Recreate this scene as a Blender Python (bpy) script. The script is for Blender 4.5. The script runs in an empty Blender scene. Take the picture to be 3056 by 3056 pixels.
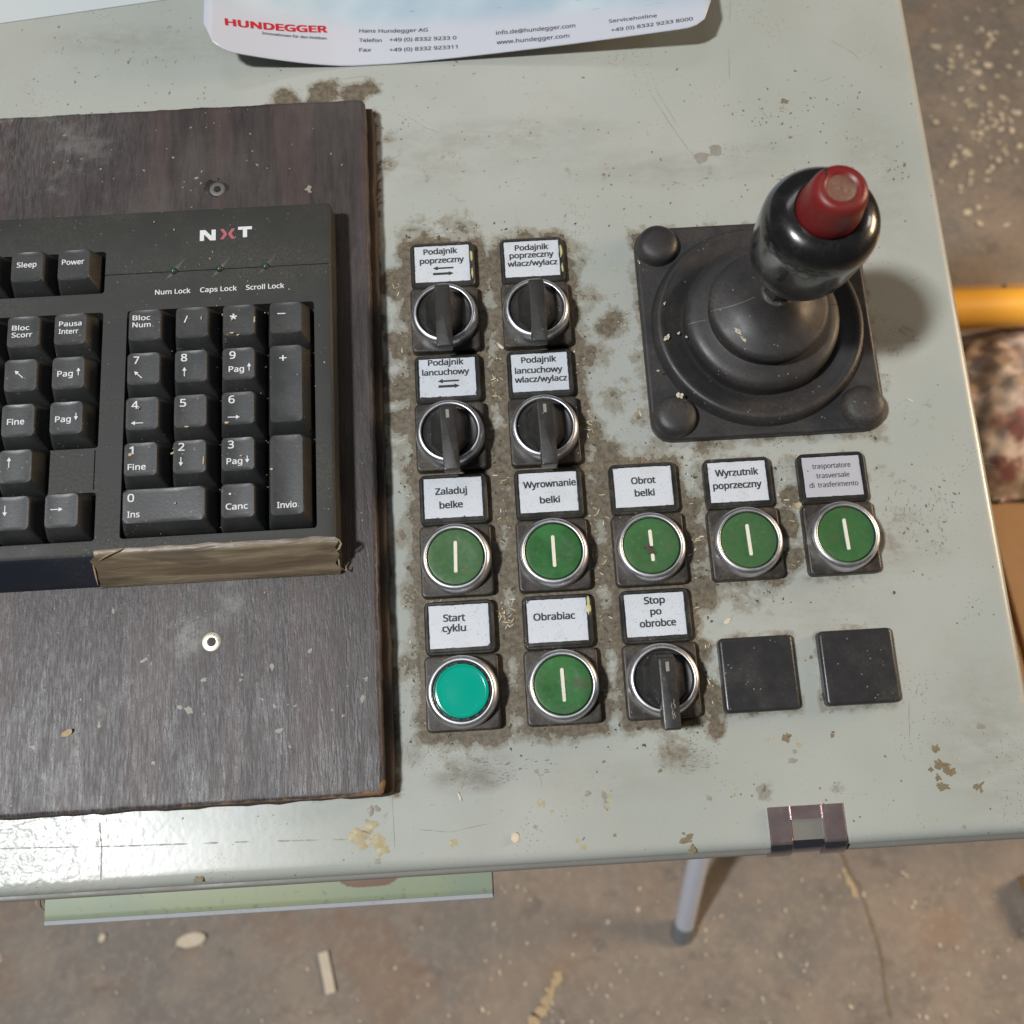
import bpy, bmesh, math, random
from mathutils import Matrix, Vector, noise
random.seed(7)
R = random.random
C = bpy.context.scene.collection
MM = 0.001
# ------------------------------------------------------------------ camera, world, lamps
TILT = math.radians(10)
T = Matrix.Translation((0, 0, 0.95)) @ Matrix.Rotation(TILT, 4, 'X')      # panel frame (mm/1000) -> world
RC = Matrix(((0.9982463523649023, -0.05919354237451821, 0.0005869679046023651),
             (-0.05724248267133911, -0.9677751254684264, -0.24522358104291997),
             (0.015083705373228343, 0.24475994578984572, -0.9694663742319707)))
CP = Vector((17.63048498, -194.38974968, 421.41882221))
FPX = 3077.48
cam = bpy.data.cameras.new('camera'); camo = bpy.data.objects.new('camera', cam); C.objects.link(camo)
cam.sensor_width = 36; cam.lens = FPX / 3056 * 36; cam.clip_start = 0.02; cam.clip_end = 50
m3 = RC.transposed() @ Matrix(((1, 0, 0), (0, -1, 0), (0, 0, -1)))
camo.matrix_world = T @ (Matrix.Translation(CP * MM) @ m3.to_4x4())
cam.dof.use_dof = True; cam.dof.focus_distance = 0.425; cam.dof.aperture_fstop = 12
bpy.context.scene.camera = camo
sc = bpy.context.scene
sc.view_settings.view_transform = 'Standard'; sc.view_settings.look = 'None'
sc.view_settings.exposure = 0.0; sc.view_settings.gamma = 1
w = bpy.data.worlds.new("World"); sc.world = w; w.use_nodes = True
bg = w.node_tree.nodes['Background']; bg.inputs[0].default_value = (0.90, 0.95, 1.0, 1); bg.inputs[1].default_value = 0.048

def lamp(name, pos, target, sx, sy, power, col, rz=0):
    l = bpy.data.lights.new(name, 'AREA'); l.shape = 'RECTANGLE'; l.size = sx; l.size_y = sy
    l.energy = power; l.color = col
    o = bpy.data.objects.new(name, l); C.objects.link(o)
    p = T @ (Vector(pos) * MM); t = T @ (Vector(target) * MM)
    o.matrix_world = Matrix.Translation(p) @ (t - p).to_track_quat('-Z', 'Y').to_matrix().to_4x4() @ Matrix.Rotation(rz, 4, 'Z')
    return o
lamp('ceiling_and_fill_lamp', (-1290, -330, 2550), (0, 0, 0), 0.17, 0.24, 85, (0.96, 0.98, 1.0))
lamp('window_lamp', (2400, 700, 1350), (100, 0, 0), 0.45, 0.6, 7, (1.0, 0.93, 0.86))
lamp('ceiling_and_fill_lamp', (-200, 1900, 2600), (50, 0, 0), 1.2, 0.4, 5, (0.95, 0.98, 1.0))  # added overhead fill light, no known fixture
lamp('work_lamp', (1500, 250, 300), (420, 60, -800), 0.4, 0.4, 17, (1.0, 0.70, 0.42))

def px(u, v, z=0.0, s=1.0):           # photo pixel on a plane of the panel frame at height z (mm)
    d = RC.transposed() @ Vector(((u * s - 1528) / FPX, (v * s - 1528) / FPX, 1))
    return CP + d * ((z - CP.z) / d.z)
def wpx(u, v, wz):                    # photo pixel (0..1932 view) on a horizontal world plane (m)
    s = 1.58178
    d = RC.transposed() @ Vector(((u * s - 1528) / FPX, (v * s - 1528) / FPX, 1))
    o = T @ (CP * MM); dw = T.to_3x3() @ d
    return o + dw * ((wz - o.z) / dw.z)

# ------------------------------------------------------------------ materials
def new_mat(name):
    m = bpy.data.materials.new(name); m.use_nodes = True
    nt = m.node_tree; return m, nt, nt.nodes['Principled BSDF']
class G:
    def __init__(s, nt, mode='Object', perobj=False):
        s.nt = nt; s.tc = nt.nodes.new('ShaderNodeTexCoord').outputs[mode]
        if perobj:
            oi = nt.nodes.new('ShaderNodeObjectInfo'); mv = nt.nodes.new('ShaderNodeVectorMath'); mv.operation = 'ADD'
            sc_ = nt.nodes.new('ShaderNodeVectorMath'); sc_.operation = 'SCALE'; sc_.inputs[0].default_value = (3.1, 1.7, 2.3)
            nt.links.new(oi.outputs['Random'], sc_.inputs['Scale'])
            nt.links.new(s.tc, mv.inputs[0]); nt.links.new(sc_.outputs[0], mv.inputs[1]); s.tc = mv.outputs[0]
    def L(s, a, b): s.nt.links.new(a, b)
    def vec(s, scl=(1, 1, 1), rot=(0, 0, 0)):
        m = s.nt.nodes.new('ShaderNodeMapping'); m.inputs['Scale'].default_value = scl; m.inputs['Rotation'].default_value = rot
        s.L(s.tc, m.inputs[0]); return m.outputs[0]
    def noise(s, scale, detail=4, rough=0.55, v=None, dist=0):
        n = s.nt.nodes.new('ShaderNodeTexNoise'); n.inputs['Scale'].default_value = scale; n.inputs['Detail'].default_value = detail
        n.inputs['Roughness'].default_value = rough; n.inputs['Distortion'].default_value = dist
        s.L(v or s.tc, n.inputs['Vector']); return n.outputs[0]
    def vor(s, scale, v=None, out='Distance'):
        n = s.nt.nodes.new('ShaderNodeTexVoronoi'); n.inputs['Scale'].default_value = scale; s.L(v or s.tc, n.inputs['Vector']); return n.outputs[out]
    def ramp(s, f, a, b, lo=0.0, hi=1.0):
        n = s.nt.nodes.new('ShaderNodeMapRange'); n.interpolation_type = 'SMOOTHSTEP'
        for i, x in enumerate((a, b, lo, hi)): n.inputs[i + 1].default_value = x
        s.L(f, n.inputs[0]); return n.outputs[0]
    def math(s, op, a, b=None):
        n = s.nt.nodes.new('ShaderNodeMath'); n.operation = op
        for i, x in enumerate((a, b)):
            if x is None: continue
            if isinstance(x, (int, float)): n.inputs[i].default_value = x
            else: s.L(x, n.inputs[i])
        return n.outputs[0]
    def mix(s, f, a, b):
        n = s.nt.nodes.new('ShaderNodeMix'); n.data_type = 'RGBA'
        if isinstance(f, (int, float)): n.inputs[0].default_value = f
        else: s.L(f, n.inputs[0])
        for i, x in ((6, a), (7, b)):
            if isinstance(x, tuple): n.inputs[i].default_value = (*x, 1)
            else: s.L(x, n.inputs[i])
        return n.outputs[2]
    def attr(s, name):
        n = s.nt.nodes.new('ShaderNodeAttribute'); n.attribute_name = name; return n.outputs['Fac']
    def bump(s, h, strength, dist, bsdf):
        n = s.nt.nodes.new('ShaderNodeBump'); n.inputs['Strength'].default_value = strength; n.inputs['Distance'].default_value = dist
        s.L(h, n.inputs['Height']); s.L(n.outputs[0], bsdf.inputs['Normal'])

def dusty(name, col, dust=(0.24, 0.21, 0.17), amount=0.35, rough=(0.35, 0.65), metal=0.0, scale=60, spec=0.5, fine=900, bump=0.08, coat=0, speck=0.0):
    m, nt, b = new_mat(name); g = G(nt, perobj=True)
    n1 = g.noise(scale, 6, 0.65); n2 = g.noise(fine, 3, 0.6)
    f = g.math('MULTIPLY', g.ramp(n1, 0.38, 0.72), g.ramp(n2, 0.3, 0.75))
    f2 = g.math('MULTIPLY', g.math('ADD', g.math('MULTIPLY', f, 0.85), 0.15), amount)
    c = g.mix(f2, col, dust)
    if speck > 0:
        v = g.vor(420); vm = g.math('MULTIPLY', g.ramp(v, 0.10, 0.16, 1, 0), g.ramp(g.noise(130, 2), 0.56, 0.6))
        c = g.mix(g.math('MULTIPLY', vm, speck), c, (0.55, 0.5, 0.42))
    g.L(c, b.inputs['Base Color'])
    g.L(g.ramp(n1, 0.3, 0.7, rough[0], rough[1]), b.inputs['Roughness'])
    b.inputs['Metallic'].default_value = metal; b.inputs['Specular IOR Level'].default_value = spec
    if coat: b.inputs['Coat Weight'].default_value = coat; b.inputs['Coat Roughness'].default_value = 0.08
    if bump: g.bump(n2, bump, 0.0006, b)
    return m

def panel_mat():
    m, nt, b = new_mat('grey_green_panel_paint'); g = G(nt)
    base = g.mix(g.ramp(g.noise(9, 3), 0.35, 0.65), (0.365, 0.385, 0.345), (0.410, 0.420, 0.380))
    base = g.mix(g.math('MULTIPLY', g.ramp(g.noise(22, 5, 0.6), 0.45, 0.75), 0.30), base, (0.36, 0.335, 0.285))
    # fine faint speckle of dust over the whole sheet
    base = g.mix(g.math('MULTIPLY', g.ramp(g.noise(900, 2, 0.7), 0.6, 0.72), 0.30), base, (0.24, 0.21, 0.16))
    gr = g.attr('grime')
    n = g.noise(95, 8, 0.66, dist=0.25); nf = g.noise(420, 5, 0.7)
    comb = g.math('ADD', g.math('ADD', gr, g.math('MULTIPLY', g.math('SUBTRACT', n, 0.5), 1.7)), g.math('MULTIPLY', g.math('SUBTRACT', nf, 0.5), 0.55))
    veil = g.ramp(comb, 0.26, 0.52)
    base = g.mix(g.math('MULTIPLY', veil, 0.56), base, (0.195, 0.158, 0.103))
    crust = g.ramp(comb, 0.58, 0.645)
    cc = g.mix(g.ramp(nf, 0.35, 0.65), (0.068, 0.050, 0.028), (0.175, 0.138, 0.088))
    base = g.mix(g.math('MULTIPLY', crust, 0.90), base, cc)
    tide = g.math('MULTIPLY', g.ramp(comb, 0.56, 0.60), g.ramp(comb, 0.60, 0.65, 1, 0))
    base = g.mix(g.math('MULTIPLY', tide, 0.5), base, (0.13, 0.11, 0.075))
    # dark specks
    v = g.vor(260); sp = g.math('MULTIPLY', g.ramp(v, 0.08, 0.13, 1, 0), g.ramp(g.noise(60, 3), 0.54, 0.60))
    base = g.mix(g.math('MULTIPLY', sp, 0.8), base, (0.075, 0.06, 0.04))
    v2 = g.vor(700); sp2 = g.math('MULTIPLY', g.ramp(v2, 0.14, 0.2, 1, 0), g.ramp(g.math('ADD', g.noise(35, 4), g.math('MULTIPLY', gr, 0.12)), 0.55, 0.62))
    base = g.mix(g.math('MULTIPLY', sp2, 0.7), base, (0.11, 0.085, 0.055))
    sm = g.attr('smudge')
    smf = g.math('MULTIPLY', sm, g.ramp(g.noise(70, 6, 0.7, v=g.vec((1, 2.2, 1), (0, 0, 0.3))), 0.25, 0.7))
    base = g.mix(smf, base, (0.21, 0.19, 0.155))
    g.L(base, b.inputs['Base Color'])
    rr = g.math('ADD', g.ramp(g.noise(14, 3), 0.3, 0.7, 0.24, 0.36), g.math('MULTIPLY', crust, 0.35))
    g.L(rr, b.inputs['Roughness'])
    peel = g.math('ADD', g.noise(300, 2, 0.4), g.math('MULTIPLY', g.noise(150, 2), 0.5))
    h = g.math('ADD', g.math('MULTIPLY', peel, g.ramp(g.attr('peel'), 0, 1, 0.02, 1.0)), g.math('MULTIPLY', crust, 0.35))
    g.bump(h, 0.42, 0.0009, b)
    return m
M = {}
M['panel'] = panel_mat()
M['frame'] = dusty('grey_skirt_paint', (0.17, 0.165, 0.145), amount=0.5, rough=(0.4, 0.6))
M['blackplate'] = dusty('dusty_black_plate', (0.016, 0.015, 0.014), dust=(0.155, 0.115, 0.075), amount=0.66, rough=(0.35, 0.6), scale=150, speck=0.4)
M['holder'] = dusty('black_label_holder', (0.012, 0.013, 0.012), amount=0.22, rough=(0.3, 0.5), scale=130, speck=0.25)
M['knob'] = dusty('selector_black', (0.017, 0.017, 0.017), dust=(0.15, 0.12, 0.09), amount=0.26, rough=(0.32, 0.55), scale=110, speck=0.3)
M['cap'] = dusty('blanking_cap_black', (0.022, 0.022, 0.024), amount=0.16, rough=(0.28, 0.42), scale=60, speck=0.35)
M['rubber'] = dusty('boot_rubber', (0.020, 0.020, 0.022), dust=(0.11, 0.088, 0.066), amount=0.50, rough=(0.38, 0.62), scale=38, speck=0.35, spec=0.5)
M['gloss'] = dusty('glossy_black_knob', (0.006, 0.006, 0.007), amount=0.10, rough=(0.16, 0.30), scale=80, spec=0.5, coat=0.6, bump=0.0)
M['red'] = dusty('worn_red_plastic', (0.20, 0.010, 0.010), dust=(0.10, 0.045, 0.032), amount=0.75, rough=(0.34, 0.5), scale=70, bump=0.05)
M['redtop'] = dusty('grimy_button_top', (0.17, 0.05, 0.035), dust=(0.25, 0.21, 0.13), amount=1.0, rough=(0.5, 0.7), scale=90)
M['chrome'] = dusty('satin_chrome', (0.70, 0.70, 0.73), dust=(0.24, 0.21, 0.18), amount=0.30, rough=(0.34, 0.48), metal=1.0, scale=140, bump=0.0)
M['kcase'] = dusty('keyboard_case', (0.030, 0.031, 0.030), dust=(0.15, 0.145, 0.115), amount=0.42, rough=(0.5, 0.68), scale=22, speck=0.2, spec=0.3)
M['kfront'] = dusty('keyboard_front', (0.014, 0.017, 0.026), dust=(0.08, 0.08, 0.085), amount=0.25, rough=(0.3, 0.45), scale=25)
M['key'] = dusty('keycap_plastic', (0.028, 0.029, 0.031), dust=(0.14, 0.13, 0.10), amount=0.28, rough=(0.38, 0.55), scale=60, speck=0.3)
M['well'] = dusty('key_well', (0.008, 0.007, 0.007), amount=0.25)
M['ink'] = dusty('black_print', (0.02, 0.02, 0.022), amount=0.1, rough=(0.5, 0.6), bump=0)
M['white'] = dusty('white_print', (0.72, 0.73, 0.74), dust=(0.4, 0.38, 0.34), amount=0.45, rough=(0.5, 0.6), bump=0)
M['cream'] = dusty('cream_mark', (0.78, 0.76, 0.66), dust=(0.45, 0.38, 0.25), amount=0.5, rough=(0.4, 0.5), bump=0)
M['pinkx'] = dusty('pink_print', (0.42, 0.10, 0.13), amount=0.3, bump=0)
M['redink'] = dusty('red_print', (0.50, 0.015, 0.025), amount=0.05, bump=0)
M['greyink'] = dusty('grey_print', (0.05, 0.05, 0.06), amount=0.05, bump=0)
M['led'] = dusty('green_led', (0.03, 0.09, 0.06), amount=0.2, rough=(0.1, 0.2), bump=0)
M['ledmark'] = dusty('led_glint_mould', (0.048, 0.047, 0.043), amount=0.5, bump=0)
M['steel'] = dusty('chrome_catch_red_reflection', (0.50, 0.41, 0.41), dust=(0.32, 0.15, 0.13), amount=0.7, rough=(0.30, 0.40), metal=0.92, scale=70, bump=0.03)  # reddish tint paints in a reflection of something above the catch
M['foldtint'] = dusty('fold_reflection_chrome', (0.50, 0.52, 0.58), amount=0.12, rough=(0.10, 0.22), metal=1.0, scale=200, bump=0.0)  # glossier, bluish copy of the catch metal for the fold's dark reflection
M['screw'] = dusty('zinc_screw', (0.60, 0.56, 0.46), dust=(0.3, 0.27, 0.2), amount=0.3, rough=(0.3, 0.5), metal=0.6, bump=0.03)
M['oldscrew'] = dusty('dirty_screw', (0.15, 0.14, 0.13), amount=0.7, rough=(0.5, 0.7), metal=0.5)
M['hole'] = dusty('dark_recess', (0.01, 0.009, 0.008), amount=0.1, bump=0)
M['shaving'] = dusty('wood_shaving', (0.52, 0.40, 0.24), dust=(0.30, 0.22, 0.12), amount=0.7, rough=(0.6, 0.8), scale=90)
M['paleshaving'] = dusty('pale_wood_shaving', (0.68, 0.60, 0.46), dust=(0.45, 0.36, 0.24), amount=0.5, rough=(0.6, 0.8), scale=90)
M['crumb'] = dusty('brown_crumb', (0.055, 0.038, 0.022), dust=(0.16, 0.12, 0.07), amount=0.8, rough=(0.6, 0.8), scale=300)
M['stain'] = dusty('brown_stain', (0.17, 0.125, 0.062), dust=(0.27, 0.24, 0.17), amount=0.8, rough=(0.5, 0.7), scale=260)
M['greystain'] = dusty('grey_stain', (0.25, 0.235, 0.195), dust=(0.33, 0.32, 0.27), amount=0.8, rough=(0.45, 0.6), scale=300)
M['yellowstain'] = dusty('yellow_stain', (0.36, 0.29, 0.14), dust=(0.44, 0.44, 0.34), amount=1.0, rough=(0.45, 0.6), scale=200)
M['edgelit'] = dusty('painted_edge_highlight', (0.46, 0.48, 0.50), dust=(0.25, 0.24, 0.2), amount=0.5, rough=(0.25, 0.4))  # highlight on the tray edge, put into the colour
M['yellowbit'] = dusty('old_yellow_tape', (0.50, 0.47, 0.20), amount=0.4)
M['mark'] = dusty('dark_scratch', (0.15, 0.14, 0.12), amount=0.4, bump=0)
M['tube'] = dusty('pale_tube_paint', (0.66, 0.69, 0.78), amount=0.15, rough=(0.3, 0.5))
M['foot'] = dusty('grey_rubber_foot', (0.20, 0.225, 0.23), amount=0.3)
M['yellow'] = dusty('yellow_machine_paint', (0.90, 0.47, 0.05), dust=(0.50, 0.30, 0.10), amount=0.5, rough=(0.4, 0.6), scale=9)
M['tan'] = dusty('tan_board', (0.38, 0.23, 0.11), dust=(0.24, 0.14, 0.07), amount=0.6, rough=(0.6, 0.8), scale=12)
M['dark'] = dusty('black_strap', (0.02, 0.018, 0.017), amount=0.2)

def label_mat(name, col, dirt):
    m, nt, b = new_mat(name); g = G(nt, perobj=True)
    e = g.attr('edge')
    n = g.noise(260, 6, 0.7); n2 = g.noise(1300, 3, 0.6)
    f = g.ramp(g.math('ADD', g.math('MULTIPLY', e, 0.24), g.math('MULTIPLY', n, 1.0)), 0.80, 0.88)
    c = g.mix(g.math('MULTIPLY', g.ramp(n2, 0.58, 0.75), dirt), col, (0.25, 0.24, 0.22))
    c = g.mix(g.math('MULTIPLY', g.ramp(g.noise(90, 4), 0.5, 0.8), 0.35), c, (0.42, 0.42, 0.40))
    c = g.mix(f, c, (0.05, 0.048, 0.04))
    g.L(c, b.inputs['Base Color']); b.inputs['Roughness'].default_value = 0.42
    return m
M['label'] = label_mat('white_label_film', (0.58, 0.61, 0.65), 0.8)
M['silver'] = label_mat('silver_label_film', (0.46, 0.46, 0.50), 0.3)

def green_mat():
    m, nt, b = new_mat('green_button_plastic'); g = G(nt, perobj=True)
    n = g.noise(75, 5, 0.6); nf = g.noise(500, 4, 0.7)
    c = g.mix(g.ramp(n, 0.35, 0.65), (0.024, 0.105, 0.027), (0.030, 0.150, 0.036))
    oi = nt.nodes.new('ShaderNodeObjectInfo')
    c = g.mix(g.math('MULTIPLY', oi.outputs['Random'], 0.75), c, (0.060, 0.125, 0.050))
    c = g.mix(g.math('MULTIPLY', g.ramp(g.noise(120, 6, 0.75), 0.52, 0.66), 0.5), c, (0.085, 0.105, 0.045))
    c = g.mix(g.math('MULTIPLY', g.ramp(g.math('ADD', g.noise(60, 3), g.math('MULTIPLY', nf, 0.3)), 0.80, 0.86), 0.65), c, (0.085, 0.06, 0.035))
    c = g.mix(g.math('MULTIPLY', g.ramp(nf, 0.64, 0.7), 0.25), c, (0.3, 0.32, 0.24))
    g.L(c, b.inputs['Base Color']); g.L(g.ramp(nf, 0.3, 0.7, 0.3, 0.45), b.inputs['Roughness'])
    return m
M['green'] = green_mat()
def teal_mat():
    m, nt, b = new_mat('turquoise_lens'); g = G(nt)
    c = g.mix(g.math('MULTIPLY', g.ramp(g.noise(400, 4, 0.7), 0.6, 0.75), 0.2), (0.0, 0.34, 0.245), (0.12, 0.36, 0.28))
    g.L(c, b.inputs['Base Color']); b.inputs['Roughness'].default_value = 0.2
    b.inputs['Subsurface Weight'].default_value = 0.0; b.inputs['Coat Weight'].default_value = 0.3
    return m
M['teal'] = teal_mat()

def wood_mat():
    m, nt, b = new_mat('dark_stained_plywood'); g = G(nt)
    gv = g.vec((420, 45, 30), (0, 0, 0.02))
    grain = g.noise(1.0, 6, 0.65, v=gv, dist=0.35)
    fine = g.noise(1.0, 5, 0.6, v=g.vec((1300, 190, 60)), dist=0.4)
    c = g.mix(g.ramp(grain, 0.25, 0.75), (0.030, 0.023, 0.022), (0.050, 0.039, 0.037))
    band = g.noise(1.0, 3, 0.5, v=g.vec((38, 3, 3), (0, 0, 0.06)))
    c = g.mix(g.math('MULTIPLY', g.ramp(band, 0.5, 0.58), 0.35), c, (0.095, 0.062, 0.055))
    # pale dust caught in the grain, strongest below the keyboard
    d = g.attr('wear')
    df = g.math('MULTIPLY', g.math('MULTIPLY', g.ramp(fine, 0.40, 0.66), g.ramp(g.noise(16, 5, 0.6), 0.22, 0.7)), d)
    c = g.mix(g.math('MULTIPLY', df, 0.66), c, (0.185, 0.182, 0.195))
    blot = g.ramp(g.noise(26, 8, 0.74), 0.53, 0.68)
    c = g.mix(g.math('MULTIPLY', g.math('MULTIPLY', blot, d), 0.8), c, (0.235, 0.24, 0.225))
    c = g.mix(g.math('MULTIPLY', g.ramp(g.noise(24, 5, .65), 0.42, 0.75), 0.38), c, (0.115, 0.10, 0.088))
    v = g.vor(330); sp = g.math('MULTIPLY', g.ramp(v, 0.07, 0.12, 1, 0), g.ramp(g.noise(110, 2), 0.58, 0.62))
    c = g.mix(g.math('MULTIPLY', sp, 0.7), c, (0.42, 0.38, 0.30))
    raw = g.ramp(g.math('ADD', g.attr('raw'), g.math('MULTIPLY', g.math('SUBTRACT', g.noise(160, 5, 0.7), 0.5), 1.2)), 0.55, 0.70)
    c = g.mix(raw, c, g.mix(g.noise(500, 3), (0.16, 0.075, 0.03), (0.36, 0.21, 0.11)))
    g.L(c, b.inputs['Base Color']); g.L(g.ramp(grain, 0.3, 0.7, 0.36, 0.55), b.inputs['Roughness'])
    g.bump(g.math('ADD', fine, g.math('MULTIPLY', grain, 0.6)), 0.45, 0.0006, b)
    return m
M['wood'] = wood_mat()
M['woodedge'] = dusty('plywood_edge', (0.035, 0.022, 0.016), dust=(0.10, 0.075, 0.05), amount=0.7, rough=(0.6, 0.8), scale=150)

def tape_mat():
    m, nt, b = new_mat('brown_packing_tape'); g = G(nt)
    st = g.noise(1.0, 4, 0.6, v=g.vec((14, 150, 150), (0, 0, 0.02)), dist=0.8)
    c = g.mix(g.ramp(st, 0.35, 0.62), (0.125, 0.090, 0.056), (0.25, 0.195, 0.125))
    c = g.mix(g.math('MULTIPLY', g.ramp(g.noise(1.0, 3, v=g.vec((9, 90, 90)), dist=1.5), 0.56, 0.64), 0.5), c, (0.07, 0.052, 0.04))
    g.L(c, b.inputs['Base Color']); b.inputs['Roughness'].default_value = 0.42
    g.bump(g.noise(1.0, 3, v=g.vec((40, 260, 260)), dist=1.0), 0.5, 0.001, b)
    return m
M['tape'] = tape_mat()
M['tapeedge'] = dusty('torn_tape_edge', (0.40, 0.29, 0.17), dust=(0.2, 0.13, 0.07), amount=0.7, scale=200)

def paper_mat():
    m, nt, b = new_mat('laminated_card'); g = G(nt)
    sep = nt.nodes.new('ShaderNodeSeparateXYZ'); g.L(g.tc, sep.inputs[0])
    sky = g.mix(g.ramp(g.noise(16, 3), 0.4, 0.7), (0.36, 0.47, 0.55), (0.54, 0.62, 0.66))
    yy = g.math('ADD', sep.outputs[1], g.math('MULTIPLY', sep.outputs[0], 0.06))
    f = g.ramp(yy, 0.148, 0.162)
    c = g.mix(f, (0.53, 0.545, 0.60), sky)
    dk = g.math('MULTIPLY', g.ramp(g.noise(1.0, 3, v=g.vec((45, 420, 1), (0, 0, 0.1))), 0.66, 0.70), f)
    c = g.mix(g.math('MULTIPLY', dk, 0.6), c, (0.12, 0.16, 0.22))
    c = g.mix(g.math('MULTIPLY', g.ramp(g.noise(500, 4, 0.7), 0.66, 0.72), 0.3), c, (0.4, 0.38, 0.36))
    g.L(c, b.inputs['Base Color']); b.inputs['Roughness'].default_value = 0.3
    return m
M['card'] = paper_mat()
M['sheet'] = dusty('white_sheet', (0.54, 0.58, 0.58), dust=(0.5, 0.52, 0.52), amount=0.5, rough=(0.3, 0.4), scale=20, bump=0)

def floor_mat():
    m, nt, b = new_mat('dirty_concrete'); g = G(nt)
    a = g.noise(3.2, 6, 0.6, dist=0.4); a2 = g.noise(11, 6, 0.65); f = g.noise(90, 4, 0.7)
    c = g.mix(g.ramp(a, 0.38, 0.62), (0.195, 0.180, 0.160), (0.255, 0.21, 0.17))
    c = g.mix(g.math('MULTIPLY', g.ramp(a2, 0.42, 0.7), 0.6), c, (0.34, 0.275, 0.215))
    c = g.mix(g.math('MULTIPLY', g.ramp(g.noise(6, 4), 0.52, 0.68), 0.55), c, (0.165, 0.148, 0.130))
    c = g.mix(g.math('MULTIPLY', g.ramp(g.noise(28, 6, 0.7), 0.50, 0.66), 0.55), c, (0.30, 0.25, 0.20))
    c = g.mix(g.math('MULTIPLY', g.ramp(g.noise(17, 6, 0.7, v=g.vec((1, 1.6, 1), (0, 0, .7))), 0.54, 0.68), 0.6), c, (0.135, 0.115, 0.098))
    c = g.mix(g.math('MULTIPLY', g.ramp(g.noise(5, 5, 0.7, v=g.vec((1, 1, 1), (0, 0, 1.9))), 0.50, 0.66), 0.5), c, (0.27, 0.165, 0.10))
    c = g.mix(g.math('MULTIPLY', g.ramp(f, 0.45, 0.75), 0.45), c, (0.40, 0.345, 0.28))
    g.L(c, b.inputs['Base Color']); b.inputs['Roughness'].default_value = 0.7
    g.bump(f, 0.3, 0.002, b); return m
M['floor'] = floor_mat()
def tray_mat():
    m, nt, b = new_mat('pale_green_tray_paint'); g = G(nt)
    c = g.mix(g.ramp(g.noise(14, 4), 0.35, 0.65), (0.22, 0.27, 0.185), (0.27, 0.30, 0.17))
    c = g.mix(g.ramp(g.math('ADD', g.attr('rust'), g.math('MULTIPLY', g.math('SUBTRACT', g.noise(60, 4), 0.5), 0.5)), 0.45, 0.55), c, (0.15, 0.075, 0.04))
    c = g.mix(g.math('MULTIPLY', g.ramp(g.noise(260, 3), 0.6, 0.7), 0.4), c, (0.15, 0.14, 0.10))
    g.L(c, b.inputs['Base Color']); b.inputs['Roughness'].default_value = 0.5; return m
M['tray'] = tray_mat()
def cloth_mat():
    m, nt, b = new_mat('stained_rag'); g = G(nt)
    c = g.mix(g.ramp(g.noise(26, 5, 0.6), 0.42, 0.62), (0.42, 0.33, 0.25), (0.72, 0.64, 0.60))
    c = g.mix(g.math('MULTIPLY', g.ramp(g.noise(19, 4, v=g.vec((1, 1, 1), (0, 0, 1))), 0.50, 0.62), g.attr('pink')), c, (0.30, 0.13, 0.13))
    g.L(c, b.inputs['Base Color']); b.inputs['Roughness'].default_value = 0.9; return m
M['cloth'] = cloth_mat()

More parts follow.
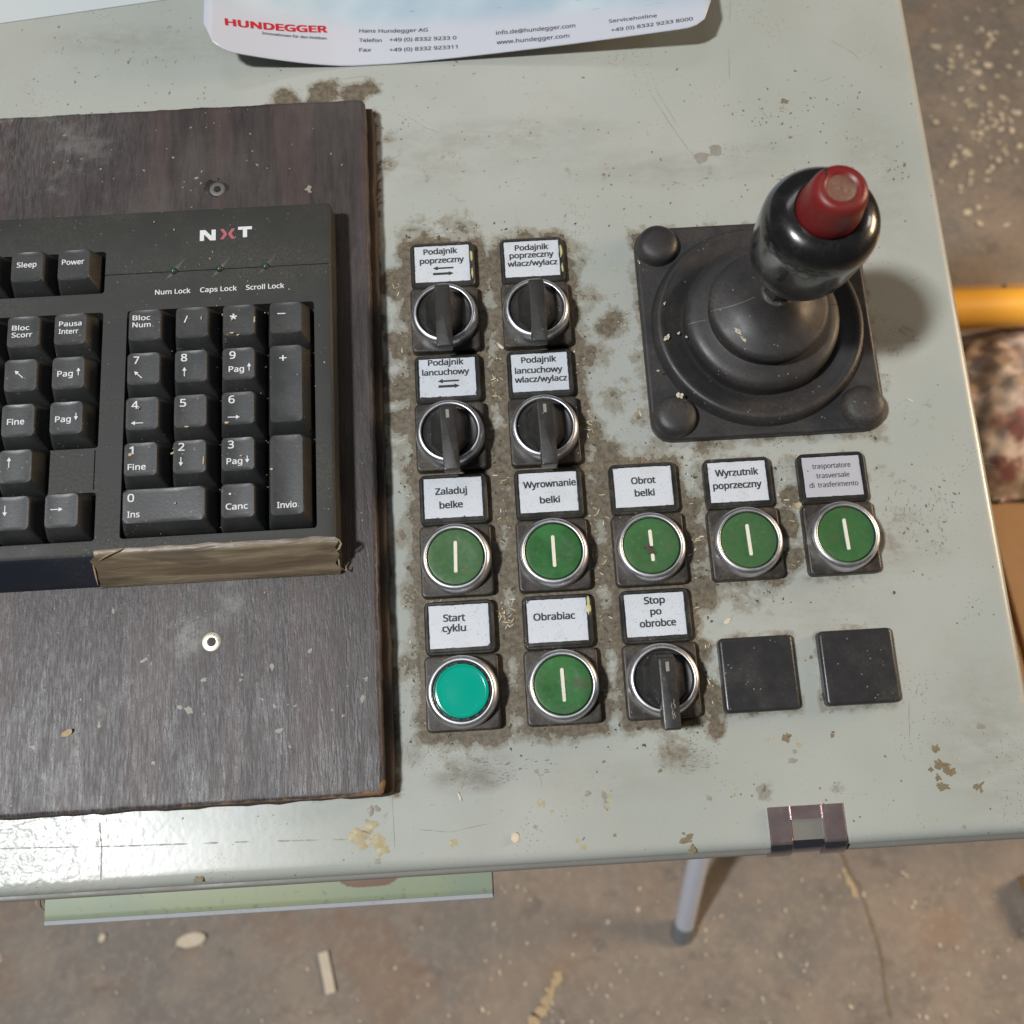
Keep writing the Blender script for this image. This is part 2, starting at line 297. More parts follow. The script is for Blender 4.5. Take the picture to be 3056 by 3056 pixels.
# ------------------------------------------------------------------ mesh helpers (mm in)
def mesh_obj(name, verts, faces, mat, parent=None, sharp=35, attrs=None, raw=False):
    me = bpy.data.meshes.new(name)
    k = 1.0 if raw else MM
    me.from_pydata([(v[0] * k, v[1] * k, v[2] * k) for v in verts], [], faces); me.update()
    me.polygons.foreach_set('use_smooth', [True] * len(me.polygons))
    me.set_sharp_from_angle(angle=math.radians(sharp))
    if attrs:
        for n, vals in attrs.items():
            a = me.attributes.new(n, 'FLOAT', 'POINT'); a.data.foreach_set('value', vals)
    me.materials.append(mat)
    o = bpy.data.objects.new(name, me); C.objects.link(o)
    if parent is not None: o.parent = parent
    return o
class MB:
    def __init__(s): s.v = []; s.f = []
    def add(s, vs, fs):
        n = len(s.v); s.v += list(vs); s.f += [tuple(i + n for i in f) for f in fs]; return s
    def loft(s, rings, cap0=True, cap1=True, closed=True):
        n = len(rings[0]); vs = [p for r in rings for p in r]; fs = []
        for i in range(len(rings) - 1):
            for j in range(n if closed else n - 1):
                a = i * n + j; b_ = i * n + (j + 1) % n
                fs.append((a, b_, b_ + n, a + n))
        if cap0: fs.append(tuple(range(n - 1, -1, -1)))
        if cap1: fs.append(tuple(range((len(rings) - 1) * n, len(rings) * n)))
        return s.add(vs, fs)
    def lathe(s, prof, cx=0, cy=0, N=56, ax=None, cap0=False, cap1=False):
        rings = []
        for r, z in prof:
            ox, oy = ax(z) if ax else (0, 0)
            rings.append([(cx + ox + r * math.cos(2 * math.pi * k / N), cy + oy + r * math.sin(2 * math.pi * k / N), z) for k in range(N)])
        return s.loft(rings, cap0, cap1)
    def box(s, x0, x1, y0, y1, z0, z1):
        return s.loft([[(x0, y0, z), (x1, y0, z), (x1, y1, z), (x0, y1, z)] for z in (z0, z1)])
    def rbox(s, x0, x1, y0, y1, z0, z1, r=2, bev=0.8, n=4, nb=3):
        # a flat inner ring keeps the top face shading flat
        rings = [rrect(x0, x1, y0, y1, r, z0, n)]
        for k in range(nb + 1):
            a = math.pi / 2 * k / nb; i = bev * (1 - math.cos(a))
            rings.append(rrect(x0 + i, x1 - i, y0 + i, y1 - i, max(r - i, r * 0.08), z1 - bev + bev * math.sin(a), n))
        for e in (bev * .5, bev * 1.0):
            i = bev + e; rings.append(rrect(x0 + i, x1 - i, y0 + i, y1 - i, max(r - i, r * 0.08), z1, n))
        return s.loft(rings)
    def tube(s, pts, r, N=12):
        rings = []
        for i, p in enumerate(pts):
            p = Vector(p); d = (Vector(pts[min(i + 1, len(pts) - 1)]) - Vector(pts[max(i - 1, 0)])).normalized()
            q = d.to_track_quat('Z', 'Y'); rr = r[i] if isinstance(r, (list, tuple)) else r
            rings.append([tuple(p + q @ Vector((rr * math.cos(2 * math.pi * k / N), rr * math.sin(2 * math.pi * k / N), 0))) for k in range(N)])
        return s.loft(rings)
    def build(s, name, mat, parent=None, sharp=35, **kw): return mesh_obj(name, s.v, s.f, mat, parent, sharp, **kw)
def rrect(x0, x1, y0, y1, r, z, n=4):
    out = []
    for cx, cy, a0 in ((x1 - r, y1 - r, 0), (x0 + r, y1 - r, 90), (x0 + r, y0 + r, 180), (x1 - r, y0 + r, 270)):
        for k in range(n + 1):
            a = math.radians(a0 + 90 * k / n); out.append((cx + r * math.cos(a), cy + r * math.sin(a), z))
    return out
def root(name, label, cat, loc=(0, 0, 0), rz=0, group=None, world=None):
    o = bpy.data.objects.new(name, None); C.objects.link(o); o.empty_display_size = 0.01
    o.matrix_world = (world if world is not None else T @ Matrix.Translation(Vector(loc) * MM) @ Matrix.Rotation(rz, 4, 'Z'))
    tag(o, label, cat, group); return o
def tag(o, label, cat, group=None):
    o['label'] = label; o['category'] = cat
    if group: o['group'] = group
    return o
def place(o, loc=(0, 0, 0), rz=0): o.matrix_world = T @ Matrix.Translation(Vector(loc) * MM) @ Matrix.Rotation(rz, 4, 'Z'); return o

import os
try:
    FONT = bpy.data.fonts.load(os.path.join(bpy.utils.system_resource('DATAFILES'), 'fonts', 'NotoSansHebrew-Regular.woff2'))   # one of Blender's own bundled fonts
except Exception:
    FONT = None
def _cap():
    cu = bpy.data.curves.new('t', 'FONT'); cu.body = 'H'; cu.size = 1
    if FONT: cu.font = FONT
    ob = bpy.data.objects.new('t', cu); C.objects.link(ob)
    me = bpy.data.meshes.new_from_object(ob.evaluated_get(bpy.context.evaluated_depsgraph_get()))
    h = max(v.co.y for v in me.vertices); bpy.data.objects.remove(ob); bpy.data.curves.remove(cu); bpy.data.meshes.remove(me); return h
CAPH = _cap(); print('CAPH', CAPH)
def glyphs(txt, cx, cy, width, size, z, bold=0.0, warp=None, align='C', rot=0, res=3, squash=1.0, spacing=1.0):
    """flat print: text turned into a mesh; width in mm (None keeps the natural one), size = cap height in mm"""
    cu = bpy.data.curves.new('t', 'FONT'); cu.body = txt; cu.size = 1; cu.resolution_u = res; cu.space_character = spacing
    if FONT: cu.font = FONT
    ob = bpy.data.objects.new('t', cu); C.objects.link(ob)
    dg = bpy.context.evaluated_depsgraph_get(); me = bpy.data.meshes.new_from_object(ob.evaluated_get(dg))
    vs = [v.co.copy() for v in me.vertices]; fs = [tuple(p.vertices) for p in me.polygons]
    bpy.data.objects.remove(ob); bpy.data.curves.remove(cu); bpy.data.meshes.remove(me)
    if not vs: return [], []
    x0 = min(v.x for v in vs); x1 = max(v.x for v in vs)
    if bold:      # heavier strokes: the same glyph printed a few times, slightly displaced
        v0, f0, n0 = vs, fs, len(vs); vs = []; fs = []
        for q, (ax_, ay_) in enumerate(((0, 0), (1, .8), (-1, .8), (1, -.8), (-1, -.8), (1.1, 0), (-1.1, 0))):
            vs += [Vector((p.x + ax_ * bold, p.y + ay_ * bold, q * .006)) for p in v0]; fs += [tuple(i + q * n0 for i in f) for f in f0]
    ky = size / CAPH; kx = (width / (x1 - x0)) if width else ky * squash
    out = []; c_, s_ = math.cos(rot), math.sin(rot)
    for v in vs:
        X = (v.x - (x0 + x1) / 2) * kx if align == 'C' else (v.x - x0) * kx
        Y = (v.y - CAPH / 2) * ky
        X, Y = c_ * X - s_ * Y, s_ * X + c_ * Y
        p = (cx + X, cy + Y, z)
        if warp: p = warp(*p)
        out.append((p[0], p[1], p[2] + v.z))
    return out, fs
def arrow(cx, cy, L, ang, z, w=0.45, hw=1.1, hl=1.4):
    c_, s_ = math.cos(ang), math.sin(ang)
    P = [(-L / 2, -w / 2), (L / 2 - hl, -w / 2), (L / 2 - hl, w / 2), (-L / 2, w / 2), (L / 2 - hl, -hw), (L / 2, 0), (L / 2 - hl, hw)]
    return [(cx + c_ * x - s_ * y, cy + s_ * x + c_ * y, z) for x, y in P], [(0, 1, 2, 3), (4, 5, 6)]
def poly(pts, z): return [(x, y, z) for x, y in pts], [tuple(range(len(pts)))]
def blob(cx, cy, r, z, h=0.08, ex=1.0, rot=0, n=14, rough=0.35):
    sd = R() * 100; c_, s_ = math.cos(rot), math.sin(rot); ring = []
    for k in range(n):
        a = 2 * math.pi * k / n
        rr = r * (1 + rough * 1.8 * noise.noise((math.cos(a) * 1.3 + sd, math.sin(a) * 1.3, sd)) + rough * 0.5 * (R() - 0.5))
        x, y = rr * math.cos(a) * ex, rr * math.sin(a); ring.append((c_ * x - s_ * y, s_ * x + c_ * y))
    r0 = [(cx + x, cy + y, z - 0.02) for x, y in ring]; r1 = [(cx + x * .93, cy + y * .93, z + h) for x, y in ring]
    vs = r0 + r1; fs = [(k, (k + 1) % n, (k + 1) % n + n, k + n) for k in range(n)] + [tuple(range(n, 2 * n))]
    return vs, fs

# ------------------------------------------------------------------ floor
fl = MB(); fl.add([(-4, -4, 0), (4, -4, 0), (4, 5, 0), (-4, 5, 0)], [(0, 1, 2, 3)])
o = fl.build('floor', M['floor'], raw=True); o['kind'] = 'structure'

# ------------------------------------------------------------------ control console
COLS = [0, 40, 80, 120, 160]; ROWS = [0, -54, -108, -162]
stations = [(0, 0), (1, 0), (0, 1), (1, 1), (0, 2), (1, 2), (2, 2), (3, 2), (4, 2), (0, 3), (1, 3), (2, 3)]
con = root('control_console', 'pale grey green sheet metal control console with rounded edges, grimy around the buttons', 'console')
X0, X1, Y0, Y1 = -420.0, 228.5, -229.5, 300.0
RB = 5.0
def rect_d(x, y, a, b, c, d):
    dx = max(a - x, 0, x - b); dy = max(c - y, 0, y - d); return math.hypot(dx, dy)
patches = [(-12, 44, 9, .6), (8, 46, 10, .55), (-20, 20, 9, .9), (-19, -30, 8, .9), (60, 30, 7, .45), (63, 8, 8, .5), (62, -20, 10, .6), (74, -5, 8, .75), (72, -40, 9, .5), (60, -55, 8, .8),
           (-22, -60, 6, .6), (-22, -95, 7, .6), (20, 0, 7, .95), (20, 25, 7, .8), (20, -30, 10, 1.05), (20, -60, 11, 1.1), (-20, -10, 8, .9), (-20, -45, 8, .8), (-20, -120, 6, .7), (-20, -150, 6, .7), (30, -72, 14, .9), (65, -72, 14, .85), (21, -85, 8, 1.0), (20, -112, 9, 1.0), (20, -140, 9, 1.0), (20, -165, 8, .7), (58, -85, 9, .9), (60, -112, 9, 1.0),
           (60, -140, 9, .85), (80, -85, 10, .65), (98, -105, 9, 1.0), (100, -125, 9, 0.9), (97, -90, 8, .9), (98, -150, 6, .8), (99, -170, 7, 1.0), (100, -182, 5, .7), (138, -100, 7, .95), (139, -115, 6, .8),
           (120, -130, 10, .5), (110, -65, 10, .6), (81, -70, 9, .7), (142, -88, 5, .8), (-24, 80, 5, .6), (-22, 95, 4, .5), (0, -180, 9, .5), (84, -188, 8, .55), (-6, -190, 6, .4),
           (-52, 119, 8, .95), (-70, 116, 8, .85), (-38, 118, 7, .9), (-30, 122, 5, .7), (-60, 112, 5, .8), (100, -206, 5, .3), (176, -108, 7, .4), (190, -90, 14, .30), (196, -118, 12, .28), (205, -60, 10, .2), (60, 60, 30, .12), (0, 70, 30, .15),
           (88, 22, 4, .5), (84, -20, 5, .5), (84, -50, 6, .55), (200, -15, 9, .25), (196, -25, 4, .6), (188, -38, 6, .4), (-33, -206, 4, .3), (118, -208, 4, .6), (146, -208, 3, .5), (-100, 108, 4, .5), (-140, 109, 4, .4), (-190, 112, 4, .4)]
def grime(x, y):
    g_ = 0.0
    if x < -26 or x > 222: base = 0.0
    for c, r in stations:
        d = rect_d(x, y, COLS[c] - 14, COLS[c] + 14, ROWS[r] - 15, ROWS[r] + 36)
        k = 1.0 if c < 3 else 0.62
        if c == 4: k = 0.40
        g_ = max(g_, k * (1.02 - d / (11.0 if c < 2 else 8.5)))
    for c in (3, 4):
        d = rect_d(x, y, COLS[c] - 15, COLS[c] + 15, -177, -147); g_ = max(g_, 0.5 - d / 9)
    d = rect_d(x, y, 86, 186, -62, 38); g_ = max(g_, 0.52 - d / 14)
    if x > -34: 
        d = rect_d(x, y, -60, -28, -200, 108); g_ = max(g_, 0.62 - d / 7)
    else:
        d = rect_d(x, y, -400, -28, -200, 106); g_ = max(g_, 0.42 - d / 6)
    for a, b_, r, s_ in patches:
        q = math.hypot(x - a, y - b_) / r
        if q < 2: g_ = max(g_, s_ * (1.05 - 0.5 * q * q))
    return max(0, min(1.1, g_))
smudges = [(0, -196, 16, 5, .75), (8, -190, 10, 5, .6), (-22, -185, 5, 5, .5), (86, -194, 12, 5, .5), (185, -105, 22, 10, .25), (60, 78, 40, 6, .15), (190, -20, 16, 12, .2), (160, -195, 30, 12, .0), (120, 15, 60, 8, .0), (208, -192, 22, 34, .28), (150, -135, 30, 12, .2), (25, 92, 60, 9, .32), (-5, 80, 25, 14, .3), (110, 70, 50, 8, .25), (200, 60, 16, 40, .2), (70, -200, 40, 8, .15), (178, -115, 26, 10, .3),
           (150, 78, 20, 6, .2), (30, 85, 40, 14, .18), (-100, 150, 60, 10, .22), (-150, 155, 30, 8, .3)]
def smudge(x, y):
    s_ = 0
    for a, b_, rx, ry, k in smudges:
        q = ((x - a) / rx) ** 2 + ((y - b_) / ry) ** 2
        if q < 1.6: s_ = max(s_, k * (1 - q / 1.6) * 1.3)
    return min(1, s_)
def axis(a, b, fa, fb, fine, coarse):
    out = [a]; x = a
    while x < b - 1e-6:
        st = fine if fa <= x < fb else coarse
        x = min(b, x + st)
        out.append(x)
    return out
xs = axis(X0 + RB, X1 - RB, -216, 300, 1.7, 12); ys = axis(Y0 + RB, Y1 - RB, -240, 185, 1.7, 12)
nx, ny = len(xs), len(ys)
V = []; F = []; A = {'grime': [], 'smudge': [], 'peel': []}
def addv(x, y, z):
    V.append((x, y, z)); A['grime'].append(grime(x, y)); A['smudge'].append(smudge(x, y))
    A['peel'].append(max(0.12, min(1.0, (-110 - x) / 85 + 0.15)) if y < -195 else 0.12)
for y in ys:
    for x in xs: addv(x, y, 0)
for j in range(ny - 1):
    for i in range(nx - 1): a = j * nx + i; F.append((a, a + 1, a + nx + 1, a + nx))
# rounded rim and short skirt all round
per = [i for i in range(nx)] + [j * nx + nx - 1 for j in range(1, ny)] + [(ny - 1) * nx + i for i in range(nx - 2, -1, -1)] + [j * nx for j in range(ny - 2, 0, -1)]
prev = per
for k in range(1, 8):
    a = math.pi / 2 * min(k, 6) / 6; o_ = RB * math.sin(a); z = -RB * (1 - math.cos(a)) - (0 if k < 7 else 3.0)
    cur = []
    for idx in per:
        x, y, _ = V[idx]
        ox = -o_ if abs(x - (X0 + RB)) < 1e-6 else (o_ if abs(x - (X1 - RB)) < 1e-6 else 0)
        oy = -o_ if abs(y - (Y0 + RB)) < 1e-6 else (o_ if abs(y - (Y1 - RB)) < 1e-6 else 0)
        if ox and oy: ox *= 0.72; oy *= 0.72
        addv(x + ox, y + oy, z); cur.append(len(V) - 1)
    n = len(per)
    for q in range(n): F.append((prev[q], cur[q], cur[(q + 1) % n], prev[(q + 1) % n]))
    prev = cur
mesh_obj('top_panel', V, F, M['panel'], con, 60, A)
fr = MB(); fr.rbox(X0 + 1, X1 - 3.2, Y0 - 2.2, Y1 - 1, -34, -6.2, r=4, bev=1.0); fr.build('skirt_frame', M['frame'], con)
cb = MB(); cb.rbox(-420, -20, -150, 290, -620, -34.5, r=6, bev=2); cb.build('cabinet_body', M['frame'], con)

# ------------------------------------------------------------------ stains and scratches on the sheet
def S(u, v, z=0): p = px(u, v, z, 1.58178); return p.x, p.y
st = MB(); gs = MB(); ys_ = MB()
for u, v, r, e, a in [(1765, 1412, 1.5, 1.2, .6), (1775, 1440, 2.2, 1.7, -.4), (1790, 1455, 2.3, 1.2, .3), (1770, 1466, 1.4, 1.1, 0), (1756, 1452, 1.0, 1, 0), (1781, 1483, 1.6, 1.9, 0), (1845, 1484, 1.3, 2.0, .6), (1851, 1492, 0.9, 1.0, 0), (1480, 191, 1.8, 1.1, 0), (1570, 1388, 0.8, 1, 0), (1572, 1382, .7, 1, 0),
                    (1296, 1583, 1.6, 1.6, .4), (1307, 1603, 1.6, 1.3, 1.0), (1290, 1572, .7, 1, 0), (1300, 1575, .6, 1.5, .5), (1160, 1575, .8, 1, 0), (1487, 1390, 1.3, 1, 0), (1484, 1391, 1.9, 1, 0.5), (1480, 1283, 1.2, 1, 0), (375, 1660, 1.4, 1.3, 0), (1140, 1437, .7, 1, 0), (1530, 1240, .8, 1, 0), (1245, 1455, .6, 2, .7)]:
    x, y = S(u, v)
    for q in range(3): st.add(*blob(x + (R() - .5) * r * (1 if q else 0), y + (R() - .5) * r * (1 if q else 0), r * (.8 if q == 0 else .45), 0, h=.05 + .012 * q, ex=e, rot=a, n=22, rough=.75))
for u, v, r, e, a in [(1350, 282, 3.0, 1, 0), (1322, 298, 2.8, 1.2, 0), (1495, 1435, 1, 2.0, 0), (1110, 1497, 1.2, 1.4, .2), (1140, 1500, 2.0, .5, .3), (1144, 1520, 2.2, .5, .2), (712, 1625, 1.2, 1, 0), (700, 1530, 2, .8, 0), (711, 1526, 1.3, 1, 0), (693, 1549, .9, 1, 0), (1010, 1560, .9, 1, 0), (485, 65, 1.2, 1, 0), (1338, 1505, 1.2, 1, 0), (1820, 1560, .8, 1, 0), (1500, 1418, .9, 1, 0), (1850, 1370, 1.2, 1.8, 0), (1560, 1560, .7, 1, 0), (1012, 1455, 1, 1, 0)]:
    x, y = S(u, v); gs.add(*blob(x, y, r, 0, h=0.04, ex=e, rot=a))
for u, v, r, e, a in [(675, 1582, 4.8, 1.1, 0), (715, 1595, 4.6, 1.3, .6), (690, 1560, 5.0, 1.3, .3), (1020, 1515, 2.0, .7, -.2), (1042, 1530, .9, 1, 0), (1090, 1585, 1.2, .8, 0), (1100, 1600, 1.8, .7, .2), (1148, 1520, 1.6, .8, 0), (855, 1588, 2.0, 1, 0), (1510, 1405, 1.6, 1, 0), (1385, 1500, 1, 1, 0), (970, 1390, 1.2, .6, 0), (1148, 1500, 1.4, .7, 0)]:
    x, y = S(u, v)
    for q in range(4): ys_.add(*blob(x + (R() - .5) * r, y + (R() - .5) * r, r * (.25 + .4 * R()), 0, h=0.03 + .01 * q, ex=e, rot=a, rough=.6))
for k in range(420):      # tiny spatter over the open sheet
    x = -200 + 425 * R(); y = -225 + 390 * R()
    if noise.noise((x * .02, y * .02, 3)) + 0.35 * R() < 0.12: continue
    (st if R() < .7 else gs).add(*blob(x, y, 0.12 + 0.42 * R() ** 3, 0, h=0.05, ex=1 + R(), rot=R() * 3, n=7))
for cx_, cy_, rr, cnt in [(178, 100, 22, 46), (211, 63, 6, 22), (150, 98, 14, 22), (200, -100, 18, 50), (-150, 150, 40, 40), (90, 60, 20, 16), (-20, 100, 8, 20), (78, 60, 10, 8), (170, 66, 22, 18)]:
    for k in range(cnt):
        a = R() * 6.3; d = rr * math.sqrt(R()); st.add(*blob(cx_ + d * math.cos(a), cy_ + d * math.sin(a), 0.15 + .4 * R() ** 2, 0, h=.05, ex=1 + R(), rot=R() * 3, n=7))
for b_, n_, m_ in ((st, 'brown_stains', 'stain'), (gs, 'grey_stains', 'greystain'), (ys_, 'yellow_stains', 'yellowstain')):
    o = b_.build(n_, M[m_], con); o['kind'] = 'stuff'
def strip(pts, w0, z=0.05):
    vs = []; fs = []
    for i, (x, y) in enumerate(pts):
        a = pts[max(i - 1, 0)]; b_ = pts[min(i + 1, len(pts) - 1)]; d = Vector((b_[0] - a[0], b_[1] - a[1])).normalized()
        ww = w0 * (0.45 + 0.9 * R()) / 2 * (0.25 if i in (0, len(pts) - 1) else 1)
        vs += [(x - d.y * ww, y + d.x * ww, z), (x + d.y * ww, y - d.x * ww, z)]
    fs = [(2 * i, 2 * i + 1, 2 * i + 3, 2 * i + 2) for i in range(len(pts) - 1)]
    return vs, fs
def curve(pp, n=10, jit=0.15):
    P = [Vector((*S(u, v), 0)) for u, v in pp]; out = []
    for i in range(len(P) - 1):
        for k in range(n):
            p = P[i].lerp(P[i + 1], k / n); out.append((p.x + (R() - .5) * jit, p.y + (R() - .5) * jit))
    out.append((P[-1].x, P[-1].y)); return out
sc_ = MB(); lm = MB()
sc_.add(*strip(curve([(188, 1550), (190, 1580), (192, 1600), (191, 1635), (190, 1662)], 6), 0.55))
for c_ in ([(1230, 180), (1262, 230), (1300, 285), (1315, 296), (1305, 290)], [(1235, 165), (1280, 240)], [(1565, 75), (1610, 100), (1622, 115)], [(1375, 90), (1376, 150)], [(1378, 0), (1377, 40)], [(1480, 360 - 170), (1478, 205), (1488, 208)], [(1545, 155), (1560, 150), (1567, 145)], [(1430, 330 - 130), (1450, 225)],
           [(770, 250 - 30), (800, 560 - 320), (830, 250)], [(1020, 1460), (1022, 1485)], [(1715, 1230 + 90), (1716, 1400)], [(640, 150), (700, 142)], [(860, 1400), (870, 1420)], [(20, 560 + 1020), (80, 1575)], [(790, 1565), (850, 1570), (930, 1552)], [(1850, 870), (1880, 880)], [(740, 1500), (745, 1600)]):
    sc_.add(*strip(curve(c_, 6), 0.13))
for cx_, cy_, rx, ry, cnt, an in ((6, -194, 16, 6, 120, .08), (88, -194, 12, 5, 80, .1), (-22, -184, 4, 6, 30, 1.0), (30, -192, 8, 4, 18, .1), (196, -100, 16, 14, 60, 1.4), (118, 62, 20, 4, 14, .1), (170, 62, 16, 4, 14, .2), (-140, 150, 50, 12, 40, 1.2), (60, 40, 8, 12, 24, 1.2), (2, 48, 14, 5, 24, .2), (10, 100, 60, 30, 30, .3)):
    for k in range(cnt):
        a_ = R() * 6.3; d_ = math.sqrt(R()); x = cx_ + rx * d_ * math.cos(a_); y = cy_ + ry * d_ * math.sin(a_); L_ = .6 + 2.6 * R() ** 2; t_ = an + (R() - .5) * .5
        sc_.add(*strip([(x + L_ * f * math.cos(t_), y + L_ * f * math.sin(t_)) for f in (-.5, -.2, .1, .5)], .12 + .35 * R() ** 2, .04))
lp = curve([(0, 1601), (240, 1596), (470, 1588), (680, 1583), (714, 1583)], 40, 0.1)
for i in range(0, len(lp) - 6, 5):
    if R() < .75: lm.add(*strip(lp[i:i + 6], .6, 0.03))
o = sc_.build('scratches', M['mark'], con); o['kind'] = 'stuff'
o = lm.build('pencil_line', M['greystain'], con); o['kind'] = 'stuff'

# ------------------------------------------------------------------ station parts
def label_mesh(x0, x1, y0, y1, z, mat, parent, bend=0):
    n, m_ = 22, 14; vs = []; fs = []; ed = []
    for j in range(m_ + 1):
        for i in range(n + 1):
            x = x0 + (x1 - x0) * i / n; y = y0 + (y1 - y0) * j / m_
            d = min(i, n - i) / n * (x1 - x0); d2 = min(j, m_ - j) / m_ * (y1 - y0)
            if i in (0, n) : x += (R() - .5) * 0.16
            if j in (0, m_): y += (R() - .5) * 0.16
            vs.append((x, y, z)); ed.append(max(0, 1 - min(d, d2) / 1.5))
    for j in range(m_):
        for i in range(n): a = j * (n + 1) + i; fs.append((a, a + 1, a + n + 2, a + n + 1))
    nv = len(vs); per = [i for i in range(n + 1)] + [j * (n + 1) + n for j in range(1, m_ + 1)] + [m_ * (n + 1) + i for i in range(n - 1, -1, -1)] + [j * (n + 1) for j in range(m_ - 1, 0, -1)]
    for p in per: vs.append((vs[p][0], vs[p][1], z - .25)); ed.append(1)
    L_ = len(per)
    for k in range(L_): fs.append((per[k], nv + k, nv + (k + 1) % L_, per[(k + 1) % L_]))
    return mesh_obj('label', vs, fs, mat, parent, 35, {'edge': ed})
ringprof = [(14.6, 4.2), (14.6, 5.2), (14.35, 7.6), (14.2, 8.9), (13.9, 9.9), (13.3, 10.6), (12.7, 10.95), (12.2, 11.0), (11.9, 10.8), (11.75, 10.2), (11.7, 6)]
def base_parts(rt, lines, silver=False, skew=0.0):
    b = MB(); b.rbox(-14.9, 14.9, -15.3, 14.9, 0, 4.4, r=2.2, bev=0.9); b.build('mounting_plate', M['blackplate'], rt)
    hld = MB()
    hx0, hx1, hy0, hy1 = -14.2, 14.2, 15.0, 37.0
    # tray-shaped holder: outer rim higher than its floor
    rings = [rrect(hx0, hx1, hy0, hy1, 2.6, 0), rrect(hx0, hx1, hy0, hy1, 2.6, 3.6), rrect(hx0 + .5, hx1 - .5, hy0 + .5, hy1 - .5, 2.2, 4.2),
             rrect(hx0 + 1.3, hx1 - 1.3, hy0 + 1.0, hy1 - 1.3, 1.0, 4.2), rrect(hx0 + 1.6, hx1 - 1.6, hy0 + 1.5, hy1 - 1.6, 0.8, 3.5)]
    hld.loft(rings); h = hld.build('label_holder', M['holder'], rt)
    lab = label_mesh(-12.25, 12.0, 18.0 + (R() - .5) * .4, 35.3, 3.85, M['silver' if silver else 'label'], h)
    lab.parent = h
    t = MB()
    for e in lines:
        if e[0] == 'A': t.add(*arrow(e[1], 35.3 - e[2], 9.2, e[3], 3.90, w=0.8 if e[3] else 1.15, hw=1.05, hl=2.2))
        else:
            txt, cx_, dy, wd, sz = e[:5]
            t.add(*glyphs(txt, cx_, 35.3 - dy, wd, sz * (1.0 if silver else 1.12), 3.90, bold=0.008 if silver else 0.024, rot=skew, spacing=0.96))
    t.build('lettering', M['ink'], h)
    rg = MB(); rg.lathe(ringprof, N=72); rg.build('bezel_ring', M['chrome'], rt, 50)
def selector(rt, rz, mark=False):
    d = MB(); d.lathe([(11.65, 6.5), (11.65, 9.0), (11.2, 9.5), (10.6, 9.3), (9.5, 9.1)], cap1=True); d.build('dial', M['knob'], rt)
    b = MB(); c_, s_ = math.cos(rz), math.sin(rz)
    def rr(P, z): return [(c_ * x - s_ * y, s_ * x + c_ * y, z) for x, y in P]
    H0 = [(-3.6, 10.2), (3.6, 10.2), (7.9, 5.6), (7.9, -5.6), (3.6, -10.2), (-3.6, -10.2), (-7.9, -5.6), (-7.9, 5.6)]
    H1 = [(-3.3, 9.2), (3.3, 9.2), (5.6, 4.6), (5.6, -4.6), (3.3, -9.5), (-3.3, -9.5), (-5.6, -4.6), (-5.6, 4.6)]
    H2 = [(-2.9, 8.2), (2.9, 8.2), (3.2, 4.0), (3.2, -4.0), (3.1, -9), (-3.1, -9), (-3.2, -4.0), (-3.2, 4.0)]
    b.loft([rr(H0, 9.0), rr(H0, 10.0), rr(H1, 14), rr(H2, 20.4)])
    P = lambda y1, y0, hw, z, r=0.7: [(c_ * p[0] - s_ * p[1], s_ * p[0] + c_ * p[1], z) for p in rrect(-hw, hw, y0, y1, r, z)]
    b.loft([P(8.0, -17.6, 2.7, 12.5), P(8.2, -19.4, 3.3, 14), P(7.4, -20.3, 3.3, 20.8), P(7.1, -20.1, 3.1, 21.4), P(6.7, -19.7, 2.6, 21.6)])
    h = b.build('handle', M['knob'], rt, 30)
    if mark:
        k = MB(); k.loft([P(5.6, 1.8, .7, 21.5, .1), P(5.5, 1.9, .65, 21.75, .1)]); k.build('indicator_mark', M['greystain'], h)
    return h
def push(rt, rz, broken=False):
    d = MB(); d.lathe([(11.5, 6.5), (11.5, 9.9), (11.2, 10.4), (10.6, 10.5), (7, 10.2), (3, 10.0), (.5, 9.98)], cap1=True, N=64); c = d.build('button_cap', M['green'], rt)
    k = MB(); c_, s_ = math.cos(rz), math.sin(rz)
    segs = [(-6.6, 6.6)] if not broken else [(-0.4, 6.6), (-6.6, -3.4)]
    for a, b_ in segs:
        P = lambda i, z: [(c_ * x - s_ * y, s_ * x + c_ * y, z) for x, y, _ in rrect(-.72 + i, .72 - i, a + i, b_ - i, .6 - i, 0)]
        k.loft([P(0, 9.9), P(0, 10.45), P(.15, 10.6)])
    k.build('line_mark', M['cream'], c)
    if broken:
        q = MB()
        for x_, y_, r_ in ((-1.2, -1.2, 1.5), (.4, -2.4, 1.2), (-.6, -.2, 1.0), (.8, -3.2, .8), (.2, .3, .7), (-2.6, -.4, .5)): q.add(*blob(x_, y_, r_, 10.1, h=.42, rough=.6))
        q.build('grime_blot', M['crumb'], c)
def illuminated(rt):
    d = MB(); d.lathe([(11.6, 6.5), (11.6, 9.6), (11.0, 9.7), (10.8, 9.0)], cap1=True); b = d.build('inner_collar', M['holder'], rt)
    for k in range(18):
        a = k * 20; q = MB(); 
    tt = MB()
    for k in range(18):
        a = math.radians(k * 20); c_, s_ = math.cos(a), math.sin(a)
        P = lambda z: [(c_ * x - s_ * y, s_ * x + c_ * y, z) for x, y in ((10.8, -.8), (11.5, -.8), (11.5, .8), (10.8, .8))]
        tt.loft([P(9.5), P(10.2)])
    o = tt.build('collar_teeth', M['knob'], b)
    l = MB(); l.lathe([(10.75, 8.5), (10.75, 10.6), (10.4, 11.3), (9.9, 11.4), (9.55, 11.1), (9.2, 11.05), (5, 11.35), (.4, 11.5)], cap1=True, N=64); l.build('lens', M['teal'], rt)
SEL = 'black selector switches with chrome rings'; GRN = 'green push buttons with chrome rings'
